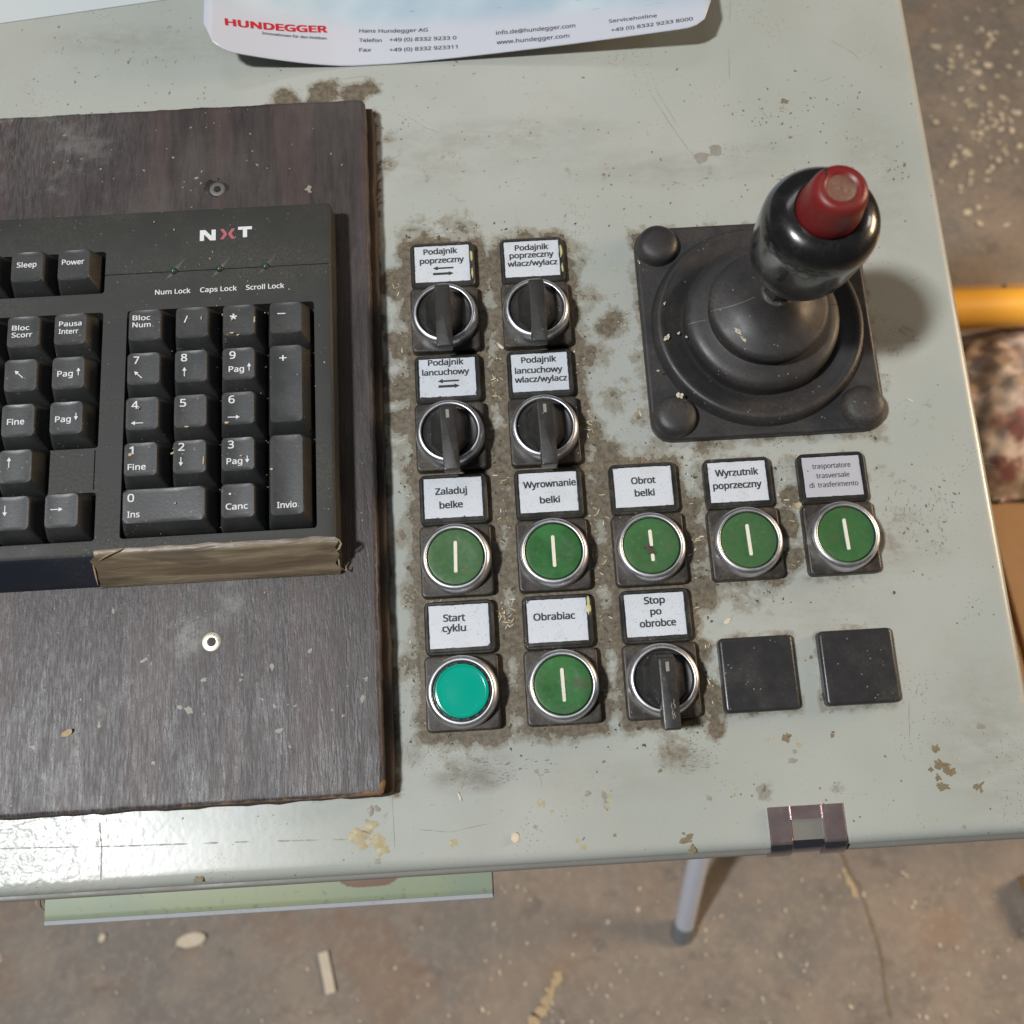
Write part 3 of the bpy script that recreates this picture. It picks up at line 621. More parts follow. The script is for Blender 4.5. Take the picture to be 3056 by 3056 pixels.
data = [
 (0, 0, 's', 0.0, [('Podajnik', -.7, 2.6, 14.9, 2.3), ('poprzeczny', -.2, 7.0, 19.5, 2.3), ('A', 0.2, 10.9, math.pi), ('A', 0.2, 13.6, 0)], 'black selector switch under the label Podajnik poprzeczny with two arrows, top left of the block'),
 (1, 0, 's', 0.0, [('Podajnik', 0, 3.0, 14.7, 2.3), ('poprzeczny', -.2, 6.7, 19.5, 2.3), ('wlacz/wylacz', 0, 10.7, 22, 2.3)], 'black selector switch under the label Podajnik poprzeczny wlacz/wylacz, topmost of the second column'),
 (0, 1, 's', 0.035, [('Podajnik', -.6, 1.7, 15.2, 2.3), ('lancuchowy', -.8, 6.2, 20.2, 2.3), ('A', .2, 10.4, math.pi), ('A', .4, 12.8, 0)], 'black selector switch under the label Podajnik lancuchowy with two arrows, handle end tilted right'),
 (1, 1, 's', 0.025, [('Podajnik', -.3, 2.8, 15.0, 2.3), ('lancuchowy', -.6, 7.6, 20.4, 2.3), ('wlacz/wylacz', .1, 11.8, 22.4, 2.3)], 'black selector switch under the worn label Podajnik lancuchowy wlacz/wylacz'),
 (0, 2, 'p', -0.03, [('Zaladuj', -.9, 5.6, 13.2, 2.5), ('belke', -1.1, 11.6, 9.6, 2.5)], 'dull green push button under the white label Zaladuj belke'),
 (1, 2, 'p', -0.0, [('Wyrownanie', .6, 4.9, 22, 2.5), ('belki', .3, 11.9, 8.2, 2.4)], 'scuffed green push button under the torn label Wyrownanie belki'),
 (2, 2, 'b', 0.02, [('Obrot', 0.1, 5.8, 10.1, 2.5), ('belki', 0.2, 11.2, 8.2, 2.5)], 'green push button with broken white line under the label Obrot belki'),
 (3, 2, 'p', 0.03, [('Wyrzutnik', -.3, 4.6, 18.0, 2.5), ('poprzeczny', -.6, 10.1, 20.3, 2.5)], 'bright green push button under the label Wyrzutnik poprzeczny'),
 (4, 2, 'p', 0.03, [('trasportatore', 0, 4.0, 16.2, 2.1), ('.', -10.2, 5.0, .5, 2.1), ('trasversale', .1, 8.2, 14.0, 2.1), ('di  trasferimento', 0, 12.2, 20.6, 2.1)], 'green push button under the silver Italian label trasportatore trasversale, rightmost of the row'),
 (0, 3, 'i', 0.0, [('Start', -2.0, 5.2, 8.8, 2.5), ('cyklu', -2.2, 9.4, 9.4, 2.5)], 'turquoise illuminated push button under the label Start cyklu, bottom left of the block'),
 (1, 3, 'p', 0.02, [('Obrabiac', -1.3, 7.0, 16.8, 2.5)], 'green push button with dark smear under the label Obrabiac'),
 (2, 3, 's', 0.0, [('Stop', 0, 2.8, 8.4, 2.5), ('po', .2, 7.4, 4.4, 2.4), ('obrobce', .6, 12.2, 14.6, 2.5)], 'black selector switch with scratched handle under the label Stop po obrobce'),
]
for c, r, kind, rz, lines, lab in data:
    nm = {'s': 'selector_switch', 'p': 'push_button', 'b': 'push_button', 'i': 'illuminated_push_button'}[kind]
    rt = root(nm, lab, 'switch' if kind == 's' else 'push button', (COLS[c], ROWS[r], 0.02), 0, SEL if kind == 's' else (GRN if kind in 'pb' else None))
    base_parts(rt, lines, silver=(c == 4), skew=(R() - .5) * .02)
    if (c, r) in ((0, 0), (1, 0), (1, 3)):
        q = MB()
        for y_, l_, w_ in ((29.5, 6.0, .8), (21.5, 4.5, .6)) if (c, r) != (1, 3) else ((31.5, 6.5, 1.3),):
            q.add(*blob(13.0, y_, l_ / 2, 4.22, h=.06, ex=w_ / l_ * 1.4, rough=.4))
        q.build('yellow_remnant', M['yellowbit'], rt)
    if kind == 's':
        h = selector(rt, rz, mark=(c, r) in ((2, 3), (0, 1), (1, 1)))
        if (c, r) == (2, 3):
            sk = MB()
            for k in range(7):
                x = .6 + (R() - .5) * 1.6; y = -6 - 10 * R(); P_ = [(x + (R() - .5) * .7, y - q * .55) for q in range(5)]
                sk.add(*strip(P_, .3, 21.66))
            sk.build('scratch', M['greystain'], h)
    elif kind == 'i': illuminated(rt)
    else: push(rt, rz, kind == 'b')
for c, lab in ((3, 'square black blanking cap right of the Stop switch, with pale specks'), (4, 'square black blanking cap nearest the right edge of the console')):
    b = MB(); b.rbox(-15, 15, -15, 15, 0, 4.6, r=2.0, bev=1.3, nb=4)
    o = b.build('blanking_cap', M['cap']); place(o, (COLS[c] - (0.8 if c == 3 else 0.2), -162 + (.3 if c == 3 else .8), .02)); tag(o, lab, 'blanking cap', 'square black blanking caps')

# ------------------------------------------------------------------ joystick
JX, JY = 136.0, -11.6
js = root('joystick', 'black joystick with rubber bellows, glossy round knob and worn red button', 'joystick', (JX, JY, .02))
b = MB(); b.rbox(-50, 50, -50, 50, 0, 4.2, r=9, bev=1.2, n=6); bp = b.build('boot_flange', M['rubber'], js)
for sx in (-1, 1):
    for sy in (-1, 1):
        k = MB(); k.lathe([(9.6, 3.8), (9.3, 4.6), (9.1, 6.6), (8.5, 8.6), (7.2, 9.8), (5, 10.4), (2.5, 10.6), (.3, 10.65)], sx * 40.2, sy * 40.2, N=40, cap1=True); k.build('screw_dome', M['rubber'], js)
def lean(z): t = max(0, z - 22) / 80; return (-2.3 * t, -7.0 * t)
BPROF = [(46.5, 3.9), (46.0, 5.2), (45.4, 8.0), (44.7, 9.4), (43.7, 10.1), (42.4, 10.1), (41.2, 9.5), (38, 8.2), (35.4, 7.2), (34.0, 6.4), (33.0, 6.2), (32.9, 7.5), (33.2, 12.4), (32.9, 14.6), (31.9, 16.0), (30.4, 16.8), (28.0, 17.4), (25.6, 17.8), (24.1, 18.2), (23.9, 20.5), (24.7, 22.6), (25.0, 24.8), (24.8, 26.4), (24.1, 27.5), (22.8, 28.1), (19, 29.4), (15.5, 31.0), (12.4, 33.2), (10.0, 35.6), (8.4, 38.2), (7.4, 41), (7.0, 42.5), (5.5, 43)]
k = MB(); k.lathe(BPROF, N=96, ax=lean, cap1=True); bl = k.build('bellows', M['rubber'], js, 60)
sm = MB()
for (r0, z0, r1, z1) in ((24.4, 0, 8.6, 0), (32.2, 0, 25.0, 0)):
    for sgn in (-1, 1):
        pts = []
        for t in range(9):
            r_ = r0 + (r1 - r0) * t / 8
            # follow the bellows profile
            seg = BPROF[13:18] if r0 > 30 else BPROF[22:30]
            z_ = seg[-1][1]
            for (ra, za), (rb, zb) in zip(seg, seg[1:]):
                if ra >= r_ >= rb: z_ = za + (zb - za) * (ra - r_) / (ra - rb)
            ox, oy = lean(z_); pts.append((sgn * r_ + ox, oy + 0.08 * sgn * r_, z_ + .02))
        sm.tube(pts, 0.16, 5)
sm.build('moulding_seam', M['mark'], bl)
k = MB(); k.lathe([(6.0, 40), (5.8, 52), (5.8, 56), (6.8, 57), (6.8, 66), (6.4, 71)], N=6, ax=lean, cap1=True); k.build('stem', M['blackplate'], js)
k = MB(); k.lathe([(6.5, 66.0), (9.5, 66.4), (12.3, 67.6), (14.8, 69.8), (17.0, 73.0), (18.6, 77.5), (19.4, 83), (19.9, 91), (20.3, 101), (20.3, 104.0), (20.0, 106.4), (19.2, 108.8), (17.8, 111.2), (15.8, 113.0), (13.4, 114.2), (11.4, 114.5), (10.8, 112.5)], N=96, ax=lean, cap1=True)
k.build('knob', M['gloss'], js, 60)
k = MB(); k.lathe([(10.6, 112), (10.9, 114.6), (10.9, 116), (10.5, 119), (10.0, 122.5), (9.7, 125.2), (9.3, 127.2), (8.6, 128.8), (7.6, 129.8), (6.4, 130.2), (5.4, 129.9), (4.9, 129.3)], N=64, ax=lean, cap1=True); rbt = k.build('red_button', M['red'], js, 60)
k = MB(); k.lathe([(5.0, 129.1), (4.7, 129.55), (3.2, 129.4), (.3, 129.3)], N=32, ax=lean, cap1=True); k.build('button_top', M['redtop'], rbt, 60)
lx, ly = lean(130)
k = MB(); k.tube([(lx - 4.3, ly + 8.0, 128.0), (lx - 4.0, ly + 6.9, 129.4), (lx - 4.4, ly + 4.9, 129.9), (lx - 5.6, ly + 2.4, 129.9)], [.25, .55, .45, .15], 6); k.build('split', M['hole'], rbt)
# flakes of dried paint on the boot
fk = MB()
for u, v, z, r, e, a in [(1258, 637, 10.6, 1.5, 1.6, .8), (1254, 572, 10.6, 1.1, .5, .2), (1283, 747, 9.6, 1.5, 1.5, 1.3), (1281, 628, 9, .7, 1, 0), (1392, 624, 29.6, 1.1, 2.6, -.85), (1404, 640, 29, .9, 3.0, -.95), (1270, 773, 10.2, 1.4, 1.2, 1.0), (1242, 700, 10.5, .6, 1, 0), (1204, 494, 4.4, 1, .4, 0), (1295, 636, 15, .5, 2, 1), (1322, 533, 12, .7, 1, 0)]:
    p = px(u, v, z, 1.58178); 
    for q in range(3): fk.add(*blob(p.x - JX + (R() - .5) * r, p.y - JY + (R() - .5) * r, r * (.35 + .3 * R()), z, h=.1, ex=e, rot=a, rough=.6, n=10))
o = fk.build('dried_flakes', M['paleshaving'], bl); o['kind'] = 'stuff'

# ------------------------------------------------------------------ plywood board
bd = root('plywood_board', 'dark stained plywood board with worn edges screwed under the keyboard', 'board', (0, 0, .02))
def board_layer(name, x0, x1, y0, y1, z0, z1, mat, fine, wob):
    r, bev = 5.0, 1.6
    xs_ = axis(x0 + bev, x1 - bev, -210, 0, fine, 12); ys2 = axis(y0 + bev, y1 - bev, -400, 400, fine * 1.6, 12)
    V = []; F = []; W = []; RW = []
    def av(x, y, z):
        V.append((x, y, z)); W.append(min(1, max(.0, (-92 - y) / 35)) * (0.55 + .45 * min(1, max(0, (-40 - x) / 60))) if y < -90 else (0.6 * max(0, min(1, (-120 - x) / 50)) if y > 45 else .15))
        e = min(x1 - x, y - y0); RW.append(max(0, 0.75 - e / 3.5) * (1.0 if (y < -194 and x > -110) else .12) + (.45 * max(0, 1 - math.hypot(x - x1, y - y0) / 14)))
    for y in ys2:
        for x in xs_: av(x, y, z1)
    n_, m_ = len(xs_), len(ys2)
    for j in range(m_ - 1):
        for i in range(n_ - 1): a = j * n_ + i; F.append((a, a + 1, a + n_ + 1, a + n_))
    per = [i for i in range(n_)] + [j * n_ + n_ - 1 for j in range(1, m_)] + [(m_ - 1) * n_ + i for i in range(n_ - 2, -1, -1)] + [j * n_ for j in range(m_ - 2, 0, -1)]
    # pull the corners in
    prev = per
    for k in range(1, 6):
        a = math.pi / 2 * min(k, 4) / 4; o_ = bev * math.sin(a); z = z1 - bev * (1 - math.cos(a)) if k < 5 else z0
        cur = []
        for idx in per:
            x, y, _ = V[idx]
            ox = -o_ if abs(x - (x0 + bev)) < 1e-6 else (o_ if abs(x - (x1 - bev)) < 1e-6 else 0)
            oy = -o_ if abs(y - (y0 + bev)) < 1e-6 else (o_ if abs(y - (y1 - bev)) < 1e-6 else 0)
            nn = wob * noise.noise((x * .09, y * .09, z0)) + wob * .6 * noise.noise((x * .5, y * .5, z0 + 4))
            if ox and oy: ox *= .5; oy *= .5
            av(x + ox + (nn if ox else 0), y + oy + (nn if oy else 0), z); cur.append(len(V) - 1)
        L_ = len(per)
        for q in range(L_): F.append((prev[q], cur[q], cur[(q + 1) % L_], prev[(q + 1) % L_]))
        prev = cur
    return mesh_obj(name, V, F, mat, bd, 50, {'wear': W, 'raw': RW})
board_layer('top_layer', -415, -31.4, -199.6, 106.4, 6.0, 13.0, M['wood'], 1.6, .45)
board_layer('bottom_layer', -415, -28.3, -200.6, 107.2, 0, 5.8, M['woodedge'], 4, .9)
def screw(x, y, mat, r, old=False):
    b = MB(); b.lathe([(r, 12.6), (r, 13.25), (r - .25, 13.4), (r * .48, 13.3), (r * .40, 12.9)], x, y, N=32); s_ = b.build('screw', M[mat], bd)
    h = MB(); n = 24; rg = [(x + (r * .40 + .22 * r * .4 * math.cos(6 * 2 * math.pi * k / n)) * math.cos(2 * math.pi * k / n), y + (r * .40 + .22 * r * .4 * math.cos(6 * 2 * math.pi * k / n)) * math.sin(2 * math.pi * k / n)) for k in range(n)]
    h.add([(a, b_, 13.36) for a, b_ in rg] + [(x, y, 13.36)], [(k, (k + 1) % n, n) for k in range(n)]); h.build('drive_recess', M['hole'], s_)
    if not old:
        t = MB()
        for k, ch in enumerate(('2', '.', '0', '2', '.', 'A')):
            a = math.radians(70 + 60 * k); t.add(*glyphs(ch, x + .72 * r * math.cos(a), y + .72 * r * math.sin(a), None, .85, 13.42, rot=a - math.pi / 2))
        t.build('stamped_marks', M['ink'], s_)
    return s_
s1 = screw(-97.8, -137.2, 'screw', 3.8); s1['label'] = 'bright zinc star-drive screw'
s2 = screw(-97.7, 63.8, 'oldscrew', 3.4, True); s2['label'] = 'dirty old screw sunk in a torn hole'
h = MB()
for k in range(9): h.add(*blob(-97.7 + 3.6 * math.cos(k * .5 + .6), 63.8 + 3.4 * math.sin(k * .5 + .6), .8, 13.0, h=.12, n=8))
h.add(*blob(-97.9, 64.3, 4.3, 13.0, h=.05, n=26, rough=.35)); h.add(*blob(-97.3, 68.8, .6, 13, h=.5, ex=.5, n=8)); h.build('screw_hole_rim', M['hole'], bd)
h = MB(); h.add(*blob(-57.2, 60.9, 1.4, 13.0, h=.7, n=8, rough=.8)); h.build('splinter', M['greystain'], bd)
sp = MB()
for u, v in [(140, 1382), (132, 1388), (175, 1305), (140, 1290), (145, 1410)]:
    pass
pf = MB()
for u, v, r in [(300, 1400, .3), (355, 1340, 1.4), (338, 1335, 1.0)] + [(60 + 640 * R(), 1150 + 340 * R(), .3 + .6 * R()) for _ in range(24)] + [(60 + 600 * R(), 230 + 130 * R(), .2 + .3 * R()) for _ in range(22)]:
    p = px(u, v, 13, 1.58178); 
    if p.x < -34: pf.add(*blob(p.x, p.y, r, 13.0, h=.06, ex=1 + R(), rot=R() * 3, n=8, rough=.7))
o = pf.build('pale_flecks', M['greystain'], bd); o['kind'] = 'stuff'

# ------------------------------------------------------------------ keyboard
kb = root('keyboard', 'dusty black keyboard with Italian key legends and brown tape on its front corner', 'keyboard', (0, 0, .02))
ZT = 27.0
def solid(name, mb):
    me = bpy.data.meshes.new(name); me.from_pydata([tuple(c * MM for c in v) for v in mb.v], [], mb.f); me.update()
    o = bpy.data.objects.new(name, me); C.objects.link(o); return o
prof = [(-112.6, 13.1), (-112.4, 14.6), (-111.8, 15.8), (-104.0, 25.0), (-102.8, 26.4), (-101.2, ZT), (14.2, ZT), (45.0, ZT - .6), (46.2, ZT - 1.0), (46.9, ZT - 2.2), (47.6, 13.1)]
cs = MB()
def endring(x, ins): return [(x, (y + (ins * .8 if y < -60 else (-ins * .8 if y > 20 else 0))), z - (ins if z > 20 else 0)) for y, z in prof]
KX0, KX1 = -490, -45.2
cs.loft([endring(KX0, 1.2), endring(KX0 + 1.2, .25), endring(KX0 + 2, 0), endring(KX1 - 2.4, 0), endring(KX1 - 1.4, .25), endring(KX1 - .6, 1.2)])
base = solid('case', cs)
cut = MB()
openings = [(-130.5, -53.1, -96.7, .4), (-198.8, -140.3, -58.6, .4), (-198.8, -140.3, 9.0, 28.4), (-178.9, -159.2, -77.4, -58.0), (-198.8, -140.3, -96.9, -77.0)]
for x0, x1, y0, y1 in openings:
    cut.loft([rrect(x0, x1, y0, y1, 1.3, z, 3) for z in (19, 40)])
cutters = []
for i, (x0, x1, y0, y1) in enumerate(openings):
    q = MB(); q.loft([rrect(x0, x1, y0 - .003 * i, y1 + .002 * i, 1.3, 19 - .01 * i, 3), rrect(x0, x1, y0 - .003 * i, y1 + .002 * i, 1.3, 40, 3)]); cutters.append(solid('cut', q))
q = MB(); q.box(-141, -40, 17.0, 17.5, 26.3, 40); cutters.append(solid('cut', q))
q = MB(); q.box(-141.6, -141.1, -76, -59.5, 26.5, 40); cutters.append(solid('cut', q))
for cu_ in cutters:
    md = base.modifiers.new('b', 'BOOLEAN'); md.operation = 'DIFFERENCE'; md.object = cu_; md.solver = 'EXACT'
dg = bpy.context.evaluated_depsgraph_get(); me = bpy.data.meshes.new_from_object(base.evaluated_get(dg))
bpy.data.objects.remove(base)
for cu_ in cutters: bpy.data.objects.remove(cu_)
me.materials.clear(); me.materials.append(M['kcase']); me.materials.append(M['kfront']); me.materials.append(M['well'])
for p in me.polygons:
    c = p.center / MM; p.material_index = 1 if c.y < -103.3 else (2 if c.z < 20.5 and -112 < c.y < 40 and c.x < -50 and abs(p.normal.z) > .5 else 0)
    p.use_smooth = True
me.set_sharp_from_angle(angle=math.radians(28))
case = bpy.data.objects.new('case', me); C.objects.link(case); case.parent = kb
ZK = 34.0
def keycap(name, x, y, wu=1, hu=1, tiltx=0.0):
    hw = 9.1 + (wu - 1) * 9.525; hh = 9.1 + (hu - 1) * 9.525; tw = hw - 2.7; th = hh - 2.35; ty = 0.75
    sd = (R() - .5) * .35
    def sub(P, k=7):
        out = []; n_ = len(P)
        for q in range(n_):
            a_, c_ = P[q], P[(q + 1) % n_]; kk = k if (q % 5) == 4 else 1
            for e in range(kk): t = e / kk; out.append(tuple(a_[d] + (c_[d] - a_[d]) * t for d in range(3)))
        return out
    def ring(w_, h_, r, z, cy=0, scoop=0.0):
        out = []
        for p in sub(rrect(-w_, w_, -h_ + cy, h_ + cy, r, z, 4), 7):
            zz = z - scoop * (1 - min(1, (p[0] / tw) ** 2)) + (tiltx * (p[1] - ty)) if z > 30 else z
            out.append((x + p[0], y + p[1], zz))
        return out
    b = MB(); rings = [ring(hw, hh, 1.0, 21), ring(hw, hh, 1.2, 23.5), ring(hw - .35, hh - .35, 1.4, 25.5), ring(tw + .25, th + .25, 1.8, ZK - .7 + sd, ty), ring(tw - .1, th - .1, 1.7, ZK - .1 + sd, ty, .35), ring(tw - .7, th - .7, 1.4, ZK + sd, ty, .65)]
    for f in (.85, .7, .55, .4, .2, .05):
        rings.append([(x + (p[0]), y + ty + (p[1] - ty), ZK + sd - .65 * (1 - min(1, (p[0] / tw) ** 2)) + tiltx * (p[1] - ty)) for p in [(q[0] * f, ty + (q[1] - ty) * f) for q in [(p0[0] - x, p0[1] - y) for p0 in rings[5]]]])
    b.loft(rings); o = b.build(name, M['key'], kb, 50); o['zt'] = 0.0; del o['zt']
    return o, (lambda X, Y, Z: (X, Y, ZK + sd + .16 - .65 * (1 - min(1, ((X - x) / tw) ** 2)) + tiltx * (Y - y - ty)))
def legend(key, warp, parts):
    t = MB()
    for p in parts:
        if p[0] == 'A': v, f = arrow(p[1], p[2], p[3], p[4], 0, w=.36, hw=.85, hl=1.5); t.add([warp(*q) for q in v], f)
        else: t.add(*glyphs(p[0], p[1], p[2], p[3], p[4] * 1.02, 0, bold=0.014, warp=warp, align=p[5] if len(p) > 5 else 'L'))
    t.build('legend', M['white'], key)
UP, DN, LF, RT = math.pi / 2, -math.pi / 2, math.pi, 0
KX = [-120.6 + 19.05 * c for c in range(4)]; KY = [-10.2 - 19.05 * r for r in range(5)]; NX = [-188.8, -169.75, -150.7]
def K(x, y, parts, wu=1, hu=1, tl=0.03):
    k, wp = keycap('key', x, y, wu, hu, tl)
    pp = []
    for p in parts:
        if p[0] == 'A': pp.append(('A', x + p[1], y + .75 + p[2], p[3], p[4]))
        else: pp.append((p[0], x + p[1], y + .75 + p[2], p[3], p[4], *(p[5:])))
    if pp: legend(k, wp, pp)
    return k
K(KX[0], KY[0], [('Bloc', -4.9, 3.3, 6.9, 2.0), ('Num', -4.9, .2, 7.2, 2.0)], tl=.0)
K(KX[1], KY[0], [('/', -3.2, 1.6, 1.4, 2.8)], tl=.0); K(KX[2], KY[0], [('*', -3.6, .8, 2.6, 3.6)], tl=.0); K(KX[3], KY[0], [('-', -3.2, 2.2, 2.8, 3.0)], tl=.0)
K(KX[0], KY[1], [('7', -4.0, 3.8, 2.1, 3.0), ('A', -2.2, -2.4, 4.2, math.radians(137))])
K(KX[1], KY[1], [('8', -4.0, 3.8, 2.3, 3.0), ('A', -2.7, -2.2, 3.9, UP)])
K(KX[2], KY[1], [('9', -3.6, 3.8, 2.3, 3.0), ('Pag', -3.9, -2.2, 6.0, 2.3), ('A', 4.2, -1.6, 3.3, UP)])
K(KX[0], KY[2], [('4', -4.2, 3.8, 2.5, 3.0), ('A', -2.0, -3.8, 4.7, LF)])
K(KX[1], KY[2], [('5', -4.1, 3.6, 2.3, 3.0)])
K(KX[2], KY[2], [('6', -3.8, 3.8, 2.3, 3.0), ('A', -1.8, -3.6, 4.7, RT)])
K(KX[0], KY[3], [('1', -4.4, 3.8, 1.4, 3.0), ('Fine', -4.9, -3.0, 6.8, 2.3)])
K(KX[1], KY[3], [('2', -4.4, 4.2, 2.3, 3.0), ('A', -3.4, -1.8, 3.6, DN)])
K(KX[2], KY[3], [('3', -3.9, 4.0, 2.2, 3.0), ('Pag', -4.4, -2.8, 6.0, 2.3), ('A', 3.6, -2.4, 2.9, DN)])
K((KX[0] + KX[1]) / 2, KY[4], [('0', -14.0, 3.4, 2.4, 3.0), ('Ins', -14.0, -3.2, 4.6, 2.3)], 2)
K(KX[2], KY[4], [('.', -3.4, 4.2, .7, 3.0), ('Canc', -4.6, -2.2, 8.4, 2.3)])
K(KX[3], (KY[1] + KY[2]) / 2, [('+', -2.6, 11.0, 2.7, 3.2)], 1, 2, .01)
K(KX[3], (KY[3] + KY[4]) / 2, [('Invio', -3.8, -12.2, 7.6, 2.3)], 1, 2, .01)
for j, (a, b_) in enumerate(((None, [('Bloc', -4.6, 1.8, 6.8, 2.0), ('Scorr', -4.6, -1.3, 8.2, 2.0)]), (None, [('A', -.8, .6, 4.6, math.radians(137))]), (None, [('Fine', -4.2, -.4, 6.6, 2.3)]))):
    K(NX[1], KY[j], b_, tl=.03 if j else 0); K(NX[0], KY[j], [], tl=.03 if j else 0)
K(NX[2], KY[0], [('Pausa', -4.6, 2.4, 9.0, 2.0), ('Interr', -4.6, -.9, 7.8, 2.0)], tl=0)
K(NX[2], KY[1], [('Pag', -4.3, -.2, 6.0, 2.3), ('A', 4.0, .4, 3.3, UP)])
K(NX[2], KY[2], [('Pag', -4.3, -.4, 6.0, 2.3), ('A', 3.8, .4, 3.0, DN)])
K(NX[1], KY[3], [('A', -2.6, 1.8, 4.2, UP)])
K(NX[0], KY[4], []); K(NX[1], KY[4], [('A', -3.0, 1.2, 4.2, DN)]); K(NX[2], KY[4], [('A', -2.0, .6, 4.6, RT)])
K(NX[2], 18.6, [('Power', -4.8, 1.3, 9.0, 2.2)], tl=0); K(NX[1], 18.6, [('Sleep', -4.2, 1.0, 8.0, 2.2)], tl=0); K(NX[0], 18.6, [], tl=0)
wt = MB()
for t_, x_, w_ in (('Num Lock', -111.8, 14.6), ('Caps Lock', -92.8, 15.2), ('Scroll Lock', -73.4, 15.8)): wt.add(*glyphs(t_, x_, 8.2, w_, 2.1, ZT + .06, bold=.014))
wt.build('lock_lettering', M['white'], kb)
lg = MB(); nx_0, ny_0 = -101.0, 31.0
lg.add([(nx_0 + a, ny_0 + b_, ZT - .24) for a, b_ in ((0, 0), (1.8, 0), (1.8, 5), (0, 5), (4.9, 0), (6.7, 0), (6.7, 5), (4.9, 5), (2.2, 5), (4.5, 0))], [(0, 1, 2, 3), (4, 5, 6, 7)])
lg.add([(nx_0 + a, ny_0 + b_, ZT - .235) for a, b_ in ((0, 5), (2.3, 5), (6.7, 0), (4.4, 0))], [(3, 2, 1, 0)])
lg.add([(-84.9 + a, ny_0 + .7 + b_, ZT - .24) for a, b_ in ((0, 3.6), (5.9, 3.6), (5.9, 5), (0, 5), (2.05, 0), (3.85, 0), (3.85, 3.6), (2.05, 3.6))], [(0, 1, 2, 3), (4, 5, 6, 7)])
lg.build('logo_lettering', M['white'], kb)
lx_ = MB(); cx, cy = -89.3, 33.7
for sg in (1, -1):
    P_ = [(-3.2, 2.4), (-1.7, 2.4), (-.25, .25), (-.25, -.25), (-1.7, -2.4), (-3.2, -2.4), (-1.6, 0)]
    P_ = [(cx + sg * a, cy + b_) for a, b_ in P_]
    v, f = [(a, b_, ZT - .28) for a, b_ in P_], [(0, 1, 2, 6), (2, 3, 6), (3, 4, 5, 6)] if sg > 0 else [(6, 2, 1, 0), (6, 3, 2), (6, 5, 4, 3)]
    lx_.add(v, f)
lx_.build('logo_lettering', M['pinkx'], kb)
for x_ in (-111.6, -92.4, -73.2):
    l = MB(); l.lathe([(1.5, 26.8), (1.5, 27.15), (1.2, 27.4)], x_, 17.5, N=20, cap1=True); o = l.build('indicator_light', M['hole'], kb)
    l = MB(); l.lathe([(1.05, 27.3), (.9, 27.8), (.5, 28.1), (.1, 28.15)], x_, 17.5, N=16, cap1=True); l.build('lens', M['led'], o)
    l = MB(); z_ = ZT + .03
    for a0, a1 in (((x_ + .9, 18.8), (x_ + 5.0, 23.6)), ((x_ - .9, 16.2), (x_ - 4.6, 12.6))):
        d = Vector((a1[0] - a0[0], a1[1] - a0[1])).normalized() * .9; n_ = (-d.y, d.x)
        l.add([(a0[0] - n_[0], a0[1] - n_[1], z_ - .1), (a0[0] + n_[0], a0[1] + n_[1], z_ - .1), (a1[0], a1[1], z_ - .1), (a0[0], a0[1], z_ + .12)], [(0, 2, 3), (2, 1, 3), (0, 3, 1)])
    l.build('moulded_flare', M['ledmark'], o)
fk = MB()
for u, v, r, e, a in [(245, 858, .5, 1.6, .6), (384, 868, .35, 5, 1.5), (480, 603, .35, 4, 1.5), (437, 628, .35, 3, .1), (449, 632, .3, 2.5, .2), (438, 603, .3, 2, 1), (380, 600, .25, 3, 1.4), (325, 855, .4, 1.6, .3), (427, 797, .5, 2.2, .1), (455, 860, .4, 1.3, 0), (262, 770, .3, 2, 1), (352, 805, .35, 2.5, 0), (512, 885, .45, 1.4, .4), (330, 950, .3, 2, .7), (500, 590, .25, 1, 0)]:
    p = px(u, v, 34.0, 1.58178); fk.add(*blob(p.x, p.y, r, 34.05, h=.15, ex=e, rot=a, n=10, rough=.5))
for q in range(70):
    x = -135 + 88 * R(); y = 42 - 140 * R() ** .8; fk.add(*blob(x, y, .12 + .25 * R() ** 2, 27.0, h=.12, ex=1 + R(), rot=R() * 3, n=7))
o = fk.build('sawdust_flecks', M['shaving'], kb); o['kind'] = 'stuff'
# torn brown tape wrapped over the front right corner
TX0, TX1 = -141.5, -46.2
path = [(-100.3, ZT + .12), (-101.6, ZT + .15), (-102.9, 26.5), (-104.2, 25.1), (-106.8, 22.0), (-109.4, 18.9), (-111.7, 16.2), (-112.5, 14.8), (-112.8, 13.5)]
V = []; F = []; n_ = 64
for j, (y_, z_) in enumerate(path):
    for i in range(n_ + 1):
        t = i / n_; x_ = TX0 + (TX1 - TX0) * t
        if i == 0: x_ += 2.2 * noise.noise((j * .8, 1, 1)) + (6.5 * max(0, 1 - j / 2.5))
        if i == n_: x_ += 1.6 * noise.noise((j * 1.1, 5, 1)) + (1.5 if j in (1, 2) else 0)
        l_ = .35 + .55 * abs(noise.noise((x_ * .06, y_ * .25, 2))) + .4 * abs(noise.noise((x_ * .3, y_ * .5, 7)))
        yy = y_ + (0.7 * noise.noise((x_ * .12, 3, 3)) if j == 0 else 0)
        V.append((x_, yy - l_ * .5, z_ + l_))
for j in range(len(path) - 1):
    for i in range(n_): a = j * (n_ + 1) + i; F.append((a, a + n_ + 1, a + n_ + 2, a + 1))
tp = mesh_obj('tape', V, F, M['tape'], kb, 60); tp['label'] = 'torn brown packing tape strip'
te = MB()
def ribbon(pts, wd):
    vs = []; fs = []
    for i, p in enumerate(pts):
        k_ = 1 if i not in (0, len(pts) - 1) else .3
        vs += [(p[0], p[1], p[2]), (p[0] + wd * k_ * .7, p[1] - wd * k_ * .3, p[2] + wd * k_ * .5)]
    fs = [(2 * i, 2 * i + 2, 2 * i + 3, 2 * i + 1) for i in range(len(pts) - 1)]; return vs, fs
